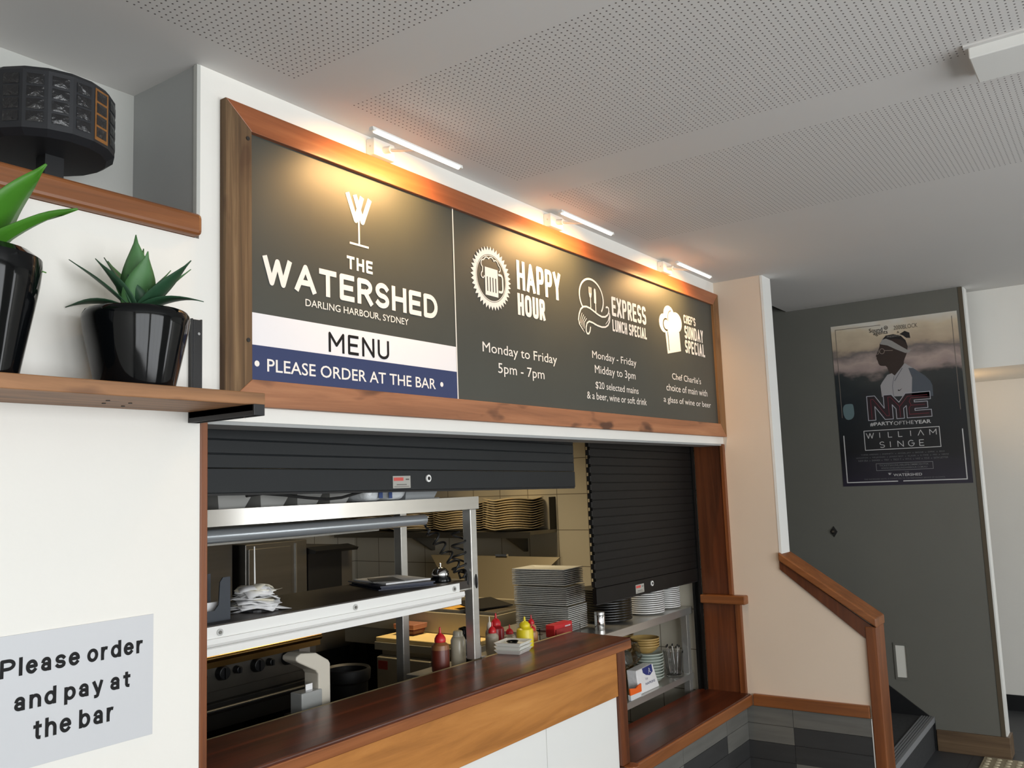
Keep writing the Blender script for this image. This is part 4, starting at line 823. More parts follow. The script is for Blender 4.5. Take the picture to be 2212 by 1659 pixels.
# on the middle shelf: docket spike, holder, folder, bell
ZS = 1.2602
sp = thing('docket_spike', 'metal spike with a heap of white paper dockets on the pass shelf', 'spike', (1.735, .385, ZS))
part('base', MB().cyl((1.735, .385, ZS), (1.735, .385, ZS + .006), .045, n=24), M['blackmetal'], sp)
part('spike', MB().cyl((1.735, .385, ZS + .006), (1.733, .385, ZS + .190), .0030, .0018, 10), M['trimwhite'], sp)
rnd = random.Random(3); paper = [pbr('docket_white', S(226, 226, 226), .7), pbr('docket_cream', S(222, 216, 198), .7)]
for k in range(24):
    t_ = k / 23; z = ZS + .008 + k * .0030; a = rnd.uniform(0, PI); w_, h_ = rnd.uniform(.036, .046), rnd.uniform(.055, .085) * (1 - t_ * .30); mb = MB(); n = 6
    ox, oy = rnd.uniform(-.014, .016), rnd.uniform(-.016, .016); tx, ty = rnd.uniform(-.14, .14), rnd.uniform(-.14, .14); cu = rnd.uniform(-.004, .012); ph = rnd.uniform(0, 6)
    for i in range(n):
        for j in range(n):
            u = (i / (n - 1) - .5) * 2; v = (j / (n - 1) - .5) * 2; x = u * w_ + ox; y = v * h_ + oy
            zz = z + x * tx + y * ty - cu * v * v * (.6 + t_) + .0030 * math.sin(3 * u + ph) + rnd.uniform(0, .0012)
            mb.v.append(Vector((1.735 + x * math.cos(a) - y * math.sin(a), .385 + x * math.sin(a) + y * math.cos(a), max(zz, ZS + .0012))))
    for i in range(n - 1):
        for j in range(n - 1): mb.f.append([i * n + j, (i + 1) * n + j, (i + 1) * n + j + 1, i * n + j + 1]); mb.mi.append(0)
    part('docket', mb, paper[k % 7 == 2], sp, smooth=True, solid=.0006)
dh = thing('document_holder', 'dark grey desk organiser with a cut out front at the left of the pass shelf', 'holder', (1.52, .345, ZS))
def U(x0, x1, d, h): return [(x0, 0), (x1, 0), (x1, h), (x1 - .024, h), (x1 - .034, h - .012), (x1 - .038, .045), (x1 - .052, .03), (x0 + .045, .03), (x0 + .034, .045), (x0 + .03, h - .012), (x0 + .022, h), (x0, h)]
hm = pbr('organiser_slate', S(44, 50, 58), .45)
part('front_panel', MB().prism(U(1.462, 1.592, 0, .118), lambda u, v, t: (u, .312 + t, ZS + v), 0, .004), hm, dh)
part('back_panel', MB().prism(U(1.450, 1.580, 0, .125), lambda u, v, t: (u, .385 + t, ZS + v), 0, .004), hm, dh)
part('tray', MB().box(1.452, .314, ZS, 1.592, .388, ZS + .003).box(1.588, .314, ZS, 1.592, .388, ZS + .03), hm, dh)
solo('white_card', MB().box(1.50, .34, ZS + .0035, 1.57, .345, ZS + .05), paper[0], 'small white card standing inside the dark desk organiser', 'card')
mf = thing('menu_folder', 'navy blue folder lying on the pass shelf near the bell', 'folder', (2.44, .45, ZS))
tq = lambda pts, t: [(2.405 + (x * math.cos(t) - y * math.sin(t)), .455 + (x * math.sin(t) + y * math.cos(t))) for x, y in pts]
part('cover', MB().prism(tq([(-.11, -.14), (.11, -.14), (.11, .15), (-.11, .15)], -.42), lambda u, v, t: (u, v, t), ZS, ZS + .003).prism(tq([(-.11, -.138), (.105, -.135), (.108, .148), (-.11, .15)], -.38), lambda u, v, t: (u, v, t), ZS + .010, ZS + .014), pbr('folder_navy', S(26, 32, 52), .45), mf)
part('pages', MB().prism(tq([(-.10, -.13), (.102, -.13), (.102, .143), (-.10, .143)], -.40), lambda u, v, t: (u, v, t), ZS + .003, ZS + .010), pbr('folder_pages', S(40, 46, 66), .6), mf)
solo('paper_sheet', MB().prism(tq([(-.085, -.105), (.105, -.095), (.10, .14), (-.085, .135)], -.30), lambda u, v, t: (u, v, t), ZS + .0145, ZS + .020), paper[0], 'white paper sheets lying on the navy folder', 'paper')
solo('paper_sheet', MB().prism(tq([(-.10, -.06), (.0, -.11), (.03, .06), (-.06, .09)], -.40), lambda u, v, t: (u, v, t), ZS + .0205, ZS + .0225), pbr('sheet_grey', S(120, 118, 114), .5), 'loose greyish slip on top of the white sheets', 'paper')
be = thing('service_bell', 'chrome service bell at the right end of the pass shelf', 'bell', (2.548, .345, ZS))
part('base', MB().lathe((2.548, .345, ZS), [(a * .94, b * .94) for a, b in [(.042, 0), (.043, .006), (.038, .018), (.030, .020), (0.0005, .020)]], 32), M['glossblack'], be, 'black round base', smooth=True)
part('dome', MB().lathe((2.548, .345, ZS), [(a * .94, b * .94) for a, b in [(.034, .0205), (.0355, .026), (.034, .036), (.028, .047), (.018, .054), (.0005, .057)]], 32), M['chrome'], be, smooth=True)
part('plunger', MB().lathe((2.548, .345, ZS), [(a * .94, b * .94) for a, b in [(.003, .057), (.003, .066), (.0045, .067), (.0045, .071), (.0005, .073)]], 12), M['chrome'], be, smooth=True)

# ------------------------------------------------------------------ bottles
def bottle(x, y, z, h, r, liq, cap, label, fill=.6, kind='round', group='squeeze bottles behind the counter'):
    t = thing('squeeze_bottle', label, 'bottle', (x, y, z), group); c = (x, y, z)
    bh = h * .66
    part('body', MB().lathe(c, [(r * .9, 0), (r, .004), (r, bh * .80), (r * .93, bh * .90), (r * .60, bh * .985), (r * .55, bh)], 28), liq, t, smooth=True)
    part('cap', MB().lathe(c, [(r * .62, bh), (r * .64, bh + .004), (r * .62, bh + h * .085), (r * .42, bh + h * .155), (r * .20, bh + h * .19), (r * .15, bh + h * .20), (r * .10, h * .985), (0.0005, h)], 24), cap, t, 'nozzle cap', smooth=True)
    return t
def two_tone(name, a, b, z):
    m = pbr(name, a, .35); nt = m.node_tree; bs = nt.nodes['Principled BSDF']; tc = nt.nodes.new('ShaderNodeTexCoord'); sep = nt.nodes.new('ShaderNodeSeparateXYZ'); nt.links.new(tc.outputs['Object'], sep.inputs[0])
    g = nt.nodes.new('ShaderNodeMath'); g.operation = 'LESS_THAN'; g.inputs[1].default_value = z; nt.links.new(sep.outputs['Z'], g.inputs[0])
    mx = nt.nodes.new('ShaderNodeMixRGB'); mx.inputs['Color1'].default_value = a; mx.inputs['Color2'].default_value = b; nt.links.new(g.outputs[0], mx.inputs['Fac']); nt.links.new(mx.outputs[0], bs.inputs['Base Color']); return m
red = pbr('cap_red', S(196, 32, 40), .32); yel = pbr('mustard_yellow', S(226, 206, 36), .35)
brown = two_tone('sauce_brown', S(140, 92, 56), S(96, 38, 26), .078); tan_ = two_tone('sauce_tan', S(176, 128, 84), S(170, 120, 74), .03)
lg = thing('kitchen_ledge', 'narrow stainless ledge on the kitchen side of the counter', 'ledge', (2.9, .34, .93))
part('top', MB().box(2.44, .2655, .926, 3.44, .43, .9395), M['steel'], lg, bevel=.002)
part('support', MB().box(2.46, .266, .0, 3.42, .40, .926), M['steeldull'], lg)
ZL = .9398
bottle(2.535, .345, ZL, .158, .033, brown, red, 'tall brown sauce bottle with a red cap left of the gantry post')
# clear bottle without nozzle, black grinder
cb_ = thing('clear_bottle', 'cloudy white bottle without a nozzle left of the black grinder', 'bottle', (2.652, .355, ZL))
part('body', MB().lathe((2.652, .355, ZL), [(.027, 0), (.0285, .004), (.0285, .092), (.024, .102), (.0185, .106), (.0185, .122), (.016, .126), (.0005, .126)], 28), pbr('cloudy_plastic', S(186, 180, 160), .3, coat=.3), cb_, smooth=True)
part('neck_ring', MB().cyl((2.652, .355, ZL + .106), (2.652, .355, ZL + .110), .0205, n=24), pbr('cloudy_ring', S(200, 196, 182), .3), cb_)
pg = thing('pepper_grinder', 'black pepper grinder tight against the gantry post', 'grinder', (2.705, .365, ZL))
part('body', MB().lathe((2.705, .365, ZL), [(.026, 0), (.024, .02), (.019, .045), (.021, .07), (.017, .088)], 24), M['glossblack'], pg, smooth=True)
part('head', MB().lathe((2.705, .365, ZL), [(.015, .088), (.025, .096), (.028, .112), (.022, .128), (.0005, .134)], 24), M['glossblack'], pg, smooth=True)
darkred = pbr('sauce_dark', S(84, 30, 38), .3); ketch = pbr('sauce_red', S(150, 26, 32), .3); clr = pbr('bottle_clear', S(176, 168, 150), .3)
bottle(2.795, .395, ZL, .150, .029, darkred, pbr('cap_faded', S(170, 70, 78), .35), 'dark purple sauce bottle with a faded cap right of the gantry post')
bottle(2.862, .350, ZL, .130, .025, clr, red, 'small bottle with a red cap right of the dark purple bottle')
bottle(2.955, .400, ZL, .148, .033, ketch, red, 'largest red ketchup bottle in the cluster')
bottle(2.945, .325, ZL, .108, .024, clr, red, 'short bottle with a red cap in front of the largest red bottle')
bottle(3.175, .375, ZL, .112, .021, tan_, red, 'slim tan sauce bottle with a red cap behind its neighbour')
bottle(3.120, .335, ZL, .088, .024, tan_, red, 'short tan sauce bottle with a red cap right of the yellow bottle')
bottle(2.905, .395, ZL, .142, .018, clr, pbr('cap_white', S(226, 220, 206), .35), 'clear bottle with a white tip between two red caps')
bottle(2.905, .222, .9725, .118, .0335, yel, yel, 'bright yellow mustard bottle on the counter top', group=None)
# small square white dishes on the counter
sqd = pbr('white_china', S(232, 232, 226), .25)
def dish(cx, cy, z, hw, h, rim, rotz, mat):
    mb = MB(); c_, s_ = math.cos(rotz), math.sin(rotz)
    P = lambda u, v, zz: (cx + u * c_ - v * s_, cy + u * s_ + v * c_, zz)
    lv = [(hw * .80, 0), (hw, h), (hw * rim, h), (hw * .74, h * .35)]
    for r, zz in lv: mb.v += [Vector(P(a * r, b * r, z + zz)) for a, b in ((-1, -1), (1, -1), (1, 1), (-1, 1))]
    for j in range(3):
        for i in range(4): mb.f.append([j * 4 + i, j * 4 + (i + 1) % 4, (j + 1) * 4 + (i + 1) % 4, (j + 1) * 4 + i])
    mb.f += [[3, 2, 1, 0], [12, 13, 14, 15]]; mb.mi = [0] * len(mb.f); return mb
for k in range(3):
    solo('square_dish', dish(2.800, .205, .9725 + k * .0135, .056, .0155, .93, math.radians(10), sqd), sqd, 'small square white dish, %s of the stack on the counter' % ['bottom', 'middle', 'topmost'][k], 'dish', 'square dishes on the counter')
solo('sauce_cup', MB().lathe((2.795, .205, 1.0055), [(.016, 0), (.024, .010), (.0225, .0105), (.014, .003), (.0005, .003)], 24), M['glossblack'], 'small black sauce cup on the stack of white dishes', 'cup', smooth=True)
rbx = thing('red_box', 'small red cardboard box with a white scribble in the clear tub', 'box', (3.315, .30, ZL + .012))
part('carton', MB().box(3.240, .300, ZL + .010, 3.385, .345, ZL + .062), pbr('carton_red', S(200, 36, 42), .4), rbx, bevel=.002)
sq = []; poly_stroke(sq, [(3.325 + i * .004, ZL + .045 + .004 * (i % 2)) for i in range(12)], .0035)
part('print', flat(sq, lambda u, v: (u, .2994, v)), paper[0], rbx, fixn=False)
clear = pbr('clear_plastic', S(236, 238, 240), .08, trans=1.0, ior=1.2)
tb_ = MB()
for a in ((3.215, .276, 3.415, .279), (3.215, .360, 3.415, .363), (3.215, .279, 3.218, .360), (3.412, .279, 3.415, .360)): tb_.box(a[0], a[1], ZL, a[2], a[3], ZL + .048)
tb_.box(3.215, .276, ZL, 3.415, .363, ZL + .002)
solo('clear_tub', tb_, clear, 'clear plastic tub behind the counter holding the red box', 'tub')
# ------------------------------------------------------------------ stainless bench behind the hatch, right
ZB = .920
bn = thing('steel_bench', 'stainless steel bench with a lower shelf at the right end of the hatch', 'bench', (3.95, .5, 0))
part('top', MB().box(3.45, .232, .884, 4.512, .236, ZB).box(3.45, .236, ZB - .004, 4.512, .80, ZB).box(3.45, .796, .884, 4.512, .80, ZB - .004), M['steel'], bn, bevel=.001)
part('lower_shelf', MB().box(3.45, .240, .546, 4.50, .244, .576).box(3.45, .244, .572, 4.50, .78, .576), M['steel'], bn)
for x, y in ((4.475, .262), (3.48, .262), (4.475, .76), (3.48, .76)): part('leg', MB().box(x - .018, y - .018, 0, x + .018, y + .018, ZB - .004), M['steel'], bn, bevel=.002)
def dup(o, loc, label):
    c_ = o.copy(); COL.objects.link(c_); c_.location = loc; c_['label'] = label; return c_
# tall stack of grey rectangular plates
gp = pbr('plate_grey', S(204, 204, 198), .28)
def rplate(w, d, h):
    mb = MB(); lv = [(.72, .72, 0), (.78, .78, .002), (1, 1, h - .0022), (1, 1, h + .0018), (.96, .96, h + .0018), (.76, .76, .0050)]
    for a, b, z in lv: mb.v += [Vector((x * w * a, y * d * b, z)) for x, y in ((-1, -1), (1, -1), (1, 1), (-1, 1))]
    for j in range(5):
        for i in range(4): mb.f.append([j * 4 + i, j * 4 + (i + 1) % 4, (j + 1) * 4 + (i + 1) % 4, (j + 1) * 4 + i])
    mb.f += [[3, 2, 1, 0], [20, 21, 22, 23]]; mb.mi = [0] * len(mb.f); return mb
pr = mesh_obj('square_plate', rplate(.092, .143, .0095), gp, (0, 0, 0), smooth=False)
tag(pr, '', 'plate', 'grey plates in the tall stack')
NP = 32; pitch = .0093
for k in range(NP):
    off = [(0, 0), (-.004, .004), (-.010, .008)][0 if k < 13 else 1 if k < 23 else 2]; gap_ = 0 if k < 13 else .004 if k < 23 else .009
    o = pr if k == 0 else pr.copy()
    if k: COL.objects.link(o)
    o.location = (3.598 + off[0] + random.uniform(-.001, .001), .545 + off[1] + random.uniform(-.001, .001), ZB + .0004 + k * pitch * .93 + gap_); o.rotation_euler = (0, 0, math.radians(2.5 + random.uniform(-.5, .5)))
    o['label'] = 'grey square plate, %s in the tall stack behind the counter' % from_top(NP - 1 - k)
# round plates
def round_plate(r, h): return MB().lathe((0, 0, 0), [(r * .55, 0), (r * .60, .001), (r, h - .003), (r * 1.004, h), (r, h + .0026), (r * .97, h + .0022), (r * .62, .0042), (0.0005, .0038)], 40)
def pstack(name, mb, mat, n, x, y, z, pitch, fmt, group, cat='plate', jit=.0012, rz=None):
    p = mesh_obj(name, mb, mat, (0, 0, 0), smooth=True); tag(p, '', cat, group)
    for k in range(n):
        o = p if k == 0 else p.copy()
        if k: COL.objects.link(o)
        o.location = (x + random.uniform(-jit, jit), y + random.uniform(-jit, jit), z + k * pitch)
        if rz is not None: o.rotation_euler = (0, 0, rz + random.uniform(-.05, .05))
        o['label'] = fmt % from_top(n - 1 - k)
wp = pbr('plate_white', S(226, 226, 224), .25); bp_ = pbr('plate_black', S(16, 16, 17), .30)
pstack('round_plate', round_plate(.098, .0125), wp, 20, 4.198, .352, ZB + .0004, .0105, 'white round plate, %s in the left white stack on the bench', 'white plates, left stack')
pstack('round_plate', round_plate(.080, .0115), wp, 20, 4.420, .345, ZB + .0004, .0100, 'white round plate, %s in the right white stack beside the jamb', 'white plates, right stack')
pstack('round_plate', round_plate(.128, .0150), bp_, 13, 3.905, .420, ZB + .0004, .0120, 'black round plate, %s in the dark stack under the lowered shutter', 'black plates on the bench')
cs_ = thing('chrome_shaker', 'shiny chrome shaker just behind the end of the counter', 'shaker', (3.655, .315, ZB))
part('body', MB().lathe((3.655, .315, ZB + .0003), [(.024, 0), (.025, .003), (.025, .066), (.023, .069)], 28), M['chrome'], cs_, smooth=True)
part('lid', MB().lathe((3.655, .315, ZB), [(.0245, .069), (.025, .078), (.022, .084), (.0005, .085)], 28), M['alu'], cs_, smooth=True)
# lower shelf: bowls, cutlery tub, napkins, film bag
ZW = .5764
def bowl(r, h): return MB().lathe((0, 0, 0), [(r * .45, 0), (r * .5, .001), (r * .80, h * .45), (r * .97, h - .005), (r, h - .004), (r, h), (r * .955, h), (r * .76, h * .45), (r * .42, .005), (0.0005, .005)], 36)
gb = pbr('bowl_celadon', S(186, 196, 186), .25); tb2 = pbr('bowl_bamboo', S(196, 164, 100), .4, var=.1, vscale=(20, 20, 20))
pstack('bowl', bowl(.078, .034), gb, 9, 4.185, .345, ZW, .0145, 'pale green bowl, %s of the green ones on the lower shelf', 'green bowls on the lower shelf', 'bowl')
pstack('bowl', bowl(.076, .040), tb2, 4, 4.168, .352, ZW + 8 * .0145 + .034, .0125, 'tan bowl, %s of the tan ones stacked on the green bowls', 'tan bowls on the green bowls', 'bowl')
pstack('bowl', bowl(.062, .036), tb2, 11, 4.21, .505, ZW, .0190, 'tan bowl, %s in the back stack under the bench top', 'tan bowls, back stack', 'bowl')
ctb = thing('cutlery_tub', 'clear plastic tub of cutlery on the lower shelf beside the leg', 'tub', (4.385, .300, ZW))
part('tub', MB().lathe((4.385, .300, ZW), [(.040, 0), (.042, .002), (.050, .118), (.054, .119), (.054, .128), (.051, .128), (.048, .118), (.039, .006), (0.0005, .006)], 30), clear, ctb, smooth=True)
for k in range(7):
    a = k * .9; x, y = 4.385, .300
    kt = thing('fork', 'stainless fork standing in the clear cutlery tub', 'cutlery', (x, y, ZW + .007), 'cutlery in the tub')
    p0 = (x + .020 * math.cos(a), y + .020 * math.sin(a), ZW + .010); p1 = (x + .034 * math.cos(a + .5), y + .034 * math.sin(a + .5), ZW + .145)
    part('handle', MB().cyl(p0, p1, .0028, .0018, 8), M['chrome'], kt); d = Vector(p1)
    part('tines', MB().box(d.x - .007, d.y - .001, d.z, d.x + .007, d.y + .001, d.z + .012), M['dark'], kt)
nk = thing('napkin_pack', 'white napkin pack with a blue corner leaning on the lower shelf', 'pack', (4.0, .285, ZW))
def NP_(u, v, t): return (3.905 + u, .262 + v * .20 + t, ZW + v)
part('wrapper', MB().prism([(0, 0), (.225, 0), (.205, .112), (.025, .108)], NP_, 0, .055), pbr('napkin_white', S(236, 236, 236), .3, coat=.3, bump=.25, bscale=50), nk, bevel=.004)
part('blue_print', flat([[(.085, .108), (.190, .112), (.186, .078), (.150, .066), (.112, .074), (.086, .088)]], lambda u, v: NP_(u, v, -.0012)), pbr('napkin_blue', S(40, 52, 120), .35), nk, fixn=False)
nl = font_polys('NAPKINS', .088, .190, .030, .041, .004) + font_polys('2 ply', .095, .122, .050, .064, 0)
nw = []; poly_stroke(nw, [(.140, .075), (.152, .100), (.160, .092), (.150, .086), (.166, .078)], .0025)
part('print', flat(nl, lambda u, v: NP_(u, v, -.0014)), pbr('napkin_ink', S(120, 124, 150), .4), nk, fixn=False)
part('print', flat(nw, lambda u, v: NP_(u, v, -.0018)), paper[0], nk, fixn=False)
film2 = pbr('thin_film', S(240, 242, 244), .06, trans=1.0, ior=1.04, bump=1.0, bscale=30, coat=.5)
fb = bag(3.875, 4.05, .300, .42, ZW + .118, ZW + .225, 5); rf = random.Random(11)
fb.v = [p + Vector((rf.uniform(-.012, .012), rf.uniform(-.012, .012), rf.uniform(-.004, .018))) for p in fb.v]
bgt = thing('film_bag', 'crumpled clear plastic bag lying on the napkin pack', 'bag', (3.96, .36, ZW + .118))
part('film', fb, film2, bgt)
part('contents', bag(3.915, 3.985, .325, .40, ZW + .125, ZW + .195, 8), pbr('bag_contents', S(74, 72, 60), .6, var=.3, vscale=(40, 40, 40)), bgt, 'dark crumpled contents', smooth=True)
ob = thing('orange_packet', 'small white packet with an orange flap left on the lower shelf', 'packet', (3.86, .262, ZW))
part('packet', MB().prism([(0, 0), (.105, 0), (.105, .022), (0, .026)], lambda u, v, t: (3.79 + u, .246 + v * .1 + t, ZW + v), -.004, .012), film, ob, bevel=.002)
part('flap', MB().prism([(0, .024), (.112, .022), (.118, .058), (.085, .054), (.06, .046), (.0, .056)], lambda u, v, t: (3.79 + u, .246 + v * .1 + t, ZW + v), -.004, .002), pbr('flap_orange', S(240, 104, 30), .4), ob)

# ------------------------------------------------------------------ plate shelf on the tiled wall
ps_ = thing('plate_shelf', 'stainless wall shelf of cream plates on the tiled kitchen wall', 'shelf', (4.38, 1.7, 1.30))
part('board', MB().box(4.235, 1.085, 1.318, XR - .001, 2.70, 1.336).box(4.235, 1.085, 1.300, 4.240, 2.70, 1.318), M['steeldull'], ps_)
for y in (1.30, 2.05): part('bracket', MB().prism([(XR - .001, 1.318), (XR - .001, 1.20), (XR - .02, 1.20), (4.27, 1.318)], lambda u, v, t: (u, y + t, v), 0, .02), M['steeldull'], ps_)
part('end_guard', MB().box(4.455, 1.085, 1.336, XR - .002, 1.090, 1.53), M['dark'], ps_)
def kite_plate(r):
    mb = MB(); n = 32; lv = [(.5, 0), (.55, .001), (1.0, .0115), (1.0, .0150), (.97, .0152), (.56, .005), (.0005, .0045)]
    for f_, z in lv:
        for i in range(n):
            a = 2 * PI * i / n; c_ = math.cos(a); s_ = math.sin(a); rr = r / (abs(c_) ** 1.45 + abs(s_) ** 1.45) ** (1 / 1.45)
            zz = z + (.012 * (abs(math.cos(2 * a)) ** 1.5) if f_ > .9 else 0)
            mb.v.append(Vector((rr * f_ * c_, rr * f_ * s_, zz)))
    for j in range(6):
        for i in range(n): mb.f.append([j * n + i, j * n + (i + 1) % n, (j + 1) * n + (i + 1) % n, (j + 1) * n + i])
    mb.f.append(list(range(n))[::-1]); mb.mi = [0] * len(mb.f); return mb
cp = pbr('plate_cream', S(216, 200, 164), .32)
for n, y, wh, x in ((13, 1.305, 'rightmost', 4.385), (12, 1.70, 'middle', 4.385), (11, 2.09, 'third from right', 4.385), (13, 2.48, 'leftmost', 4.385)):
    pstack('corner_plate', kite_plate(.186), cp, n, x, y, 1.3365, .0142, 'cream plate, %%s in the %s wall shelf stack' % wh, 'cream plates, %s stack' % wh, 'plate', .002, math.radians(36))

# ------------------------------------------------------------------ preparation fridge along the tiled wall
fg = thing('prep_fridge', 'pale stainless preparation fridge with a raised lid along the tiled wall', 'fridge', (3.95, 1.3, 0))
fm = pbr('fridge_enamel', S(176, 168, 148), .40, .35, var=.06, vscale=(5, 5, 5))
part('body', MB().box(3.375, .90, .05, 4.50, 1.47, .765).box(3.36, .88, .795, 3.60, 1.485, .835).box(3.60, .87, .765, 4.50, 1.95, .86).box(3.40, .90, .765, 4.50, 1.47, .80), fm, fg, bevel=.003)
part('door', MB().box(3.345, 1.10, .10, 3.375, 1.455, .765), fm, fg, bevel=.004)
part('door', MB().box(3.345, .905, .10, 3.375, 1.085, .765), fm, fg, bevel=.004)
part('badge', MB().prism([(-.03, -.02), (.035, -.02), (.035, .022), (-.03, .022)], lambda u, v, t: (3.3445 - t, 1.415 - u, .725 + v), 0, .001), pbr('badge_red', S(150, 56, 44), .4), fg, 'small red badge')
part('raised_back', MB().box(3.575, .87, .86, 3.60, 2.00, .962).box(3.60, .87, .86, 4.02, .885, .962).box(3.60, 1.985, .86, 4.02, 2.0, .962).box(3.98, .87, .86, 4.02, 2.0, .985), fm, fg, 'upstand behind the board')
part('pan_well', MB().box(3.60, .885, .90, 3.98, 1.985, .91), M['dark'], fg)
part('lid', MB().prism([(1.06, 0), (1.50, 0), (1.80, 1), (.86, 1)], lambda u, v, t: (4.02 + v * .17 + t, u, .985 + v * .215), 0, .012), pbr('lid_steel', S(118, 110, 92), .45, .5), fg, 'raised trapezoid lid')
part('lid_handle', MB().box(4.18, 1.22, 1.200, 4.20, 1.30, 1.212), M['chrome'], fg)
solo('cutting_board', MB().box(3.365, .885, .8355, 3.570, 1.480, .858), pbr('board_yellow', S(232, 204, 140), .5, var=.08, vscale=(8, 8, 8)), 'yellow cutting board on the front of the preparation fridge', 'board', bevel=.004)
for i, (y, w_) in enumerate(((1.00, .2), (1.24, .2), (1.48, .2), (1.72, .2))):
    t = thing('food_pan', ['steel food pan nearest the plate stack in the preparation fridge', 'steel food pan second from the plate stack in the preparation fridge', 'steel food pan second from the left in the preparation fridge', 'steel food pan at the left end of the preparation fridge'][i], 'pan', (3.79, y, .9105), 'food pans in the preparation fridge')
    mb = MB()
    for a in ((3.64, y - .10, 3.644, y + .10), (3.94, y - .10, 3.944, y + .10), (3.644, y - .10, 3.94, y - .096), (3.644, y + .096, 3.94, y + .10)): mb.box(a[0], a[1], .9105, a[2], a[3], .972)
    mb.box(3.64, y - .10, .9105, 3.944, y + .10, .914)
    part('rim', mb, M['steel'], t)
    part('food', bag(3.65, 3.935, y - .09, y + .09, .915, .968, i + 20), [pbr('food_a', S(66, 58, 44), .8, bump=.8, bscale=50), pbr('food_b', S(196, 150, 60), .7, bump=.8, bscale=40), pbr('food_c', S(74, 60, 42), .8, bump=.8, bscale=40), pbr('food_d', S(60, 70, 40), .8, bump=.8, bscale=40)][i], t, smooth=True)
tong = MB()
tong.box(3.70, 1.16, .975, 3.90, 1.20, .979)
for i, (y, an, lb) in enumerate(((1.58, .4, 'black tray lid resting across the pans near the gantry post'), (1.10, -.3, 'black tray lid resting across the pans beside the plate stack'))):
    q = lambda u, v: (3.79 + u * math.cos(an) - v * math.sin(an), y + u * math.sin(an) + v * math.cos(an))
    solo('tray_lid', MB().prism([(-.12, -.10), (.12, -.10), (.12, .10), (-.12, .10)], lambda u, v, t: (*q(u, v), .9735 + t + (v + .1) * .12), 0, .006), M['black'], lb, 'lid')
stb = thing('sauce_tub', 'clear tub of dark red sauce on the yellow cutting board', 'tub', (3.505, 1.365, .8585))
def tapbox(x0, x1, y0, y1, z0, z1, f_):
    mb = MB(); cx, cy = (x0 + x1) / 2, (y0 + y1) / 2
    mb.v = [Vector((cx + (x - cx) * f_, cy + (y - cy) * f_, z0)) for x, y in ((x0, y0), (x1, y0), (x1, y1), (x0, y1))] + [Vector((x, y, z1)) for x, y in ((x0, y0), (x1, y0), (x1, y1), (x0, y1))]
    mb.f = [[3, 2, 1, 0], [4, 5, 6, 7], [0, 1, 5, 4], [1, 2, 6, 5], [2, 3, 7, 6], [3, 0, 4, 7]]; mb.mi = [0] * 6; return mb
part('sauce', tapbox(3.455, 3.555, 1.300, 1.430, .8585, .888, .88), pbr('sauce_maroon', S(92, 40, 30), .3), stb, bevel=.008)
part('rim', tapbox(3.450, 3.560, 1.294, 1.436, .888, .914, .96), pbr('tub_film', S(176, 120, 96), .2, coat=.4), stb, bevel=.003)

# ------------------------------------------------------------------ range, ovens and hood on the far side
rg = thing('gas_range', 'dark stainless range with a row of black knobs under the pass', 'stove', (2.2, 1.65, 0))
rgm = pbr('range_steel', S(112, 108, 100), .38, .8, var=.12, vscale=(4, 4, 4))
part('body', MB().box(1.50, 1.27, .10, 2.755, 2.05, .90), rgm, rg, bevel=.004)
part('cooktop', MB().box(1.50, 1.29, .90, 2.755, 2.05, .935), M['dark'], rg)
part('front_rail', MB().cyl((1.50, 1.235, .972), (2.765, 1.235, .972), .014, n=18).box(1.50, 1.235, .935, 2.765, 1.27, .975), pbr('rail_bronze', S(150, 118, 70), .28, 1.0), rg, 'rounded steel front rail', smooth=True)
part('control_panel', MB().box(1.50, 1.250, .84, 2.755, 1.27, .955), rgm, rg, bevel=.003)
for x, r in ((2.255, .030), (2.325, .016), (2.425, .030), (2.490, .016), (2.585, .030), (2.10, .030), (2.16, .016), (1.93, .03)):
    k = part('knob', MB().cyl((x, 1.25, .908), (x, 1.222, .908), r, r * .86, 22), M['black'], rg, bevel=.003)
    part('grip', MB().box(x - .004, 1.214, .908 - r * .7, x + .004, 1.223, .908 + r * .7), M['black'], k)
part('badge_plate', MB().box(2.655, 1.247, .905, 2.715, 1.250, .945), M['alu'], rg, 'small steel name plate')
for a, b in ((1.55, 2.735),):
    d = part('oven_door', MB().box(a, 1.235, .16, b, 1.27, .80), M['dark'], rg, 'dark oven door', bevel=.004)
    part('door_handle', MB().cyl((a + .05, 1.215, .775), (b - .05, 1.215, .775), .011, n=14), M['blackmetal'], d)
    part('door_window', MB().box(a + .12, 1.231, .26, b - .10, 1.236, .70), M['glossblack'], d)
    part('door_trim', MB().box(b - .085, 1.230, .20, b - .06, 1.236, .72), M['steeldull'], d)
co = thing('steel_cabinet', 'tall stainless cabinet standing behind the range at left', 'cabinet', (2.55, 2.4, 0))
part('body', MB().box(2.05, 2.17, .10, 3.005, 2.70, 1.382), M['steeldull'], co, bevel=.004)
part('door', MB().box(2.30, 2.155, .95, 2.995, 2.17, 1.37), M['steeldull'], co, bevel=.003)
ca = thing('combi_oven', 'stainless combi oven with a plain door behind the pass shelf', 'oven', (3.2, 2.4, 0))
part('body', MB().box(3.035, 2.10, .70, 3.46, 2.70, 1.345), M['steeldull'], ca, bevel=.004)
part('door', MB().box(3.045, 2.085, .95, 3.335, 2.10, 1.320), M['steeldull'], ca, 'plain steel door', bevel=.003)
part('side_strip', MB().box(3.372, 2.09, .93, 3.376, 2.10, 1.33), M['alu'], ca)
part('stand', MB().box(3.05, 2.12, 0, 3.45, 2.68, .70), M['dark'], ca)
sg2 = thing('salamander_grill', 'black fronted grill unit with an overhanging lip right of the combi oven', 'oven', (3.65, 2.4, 0))
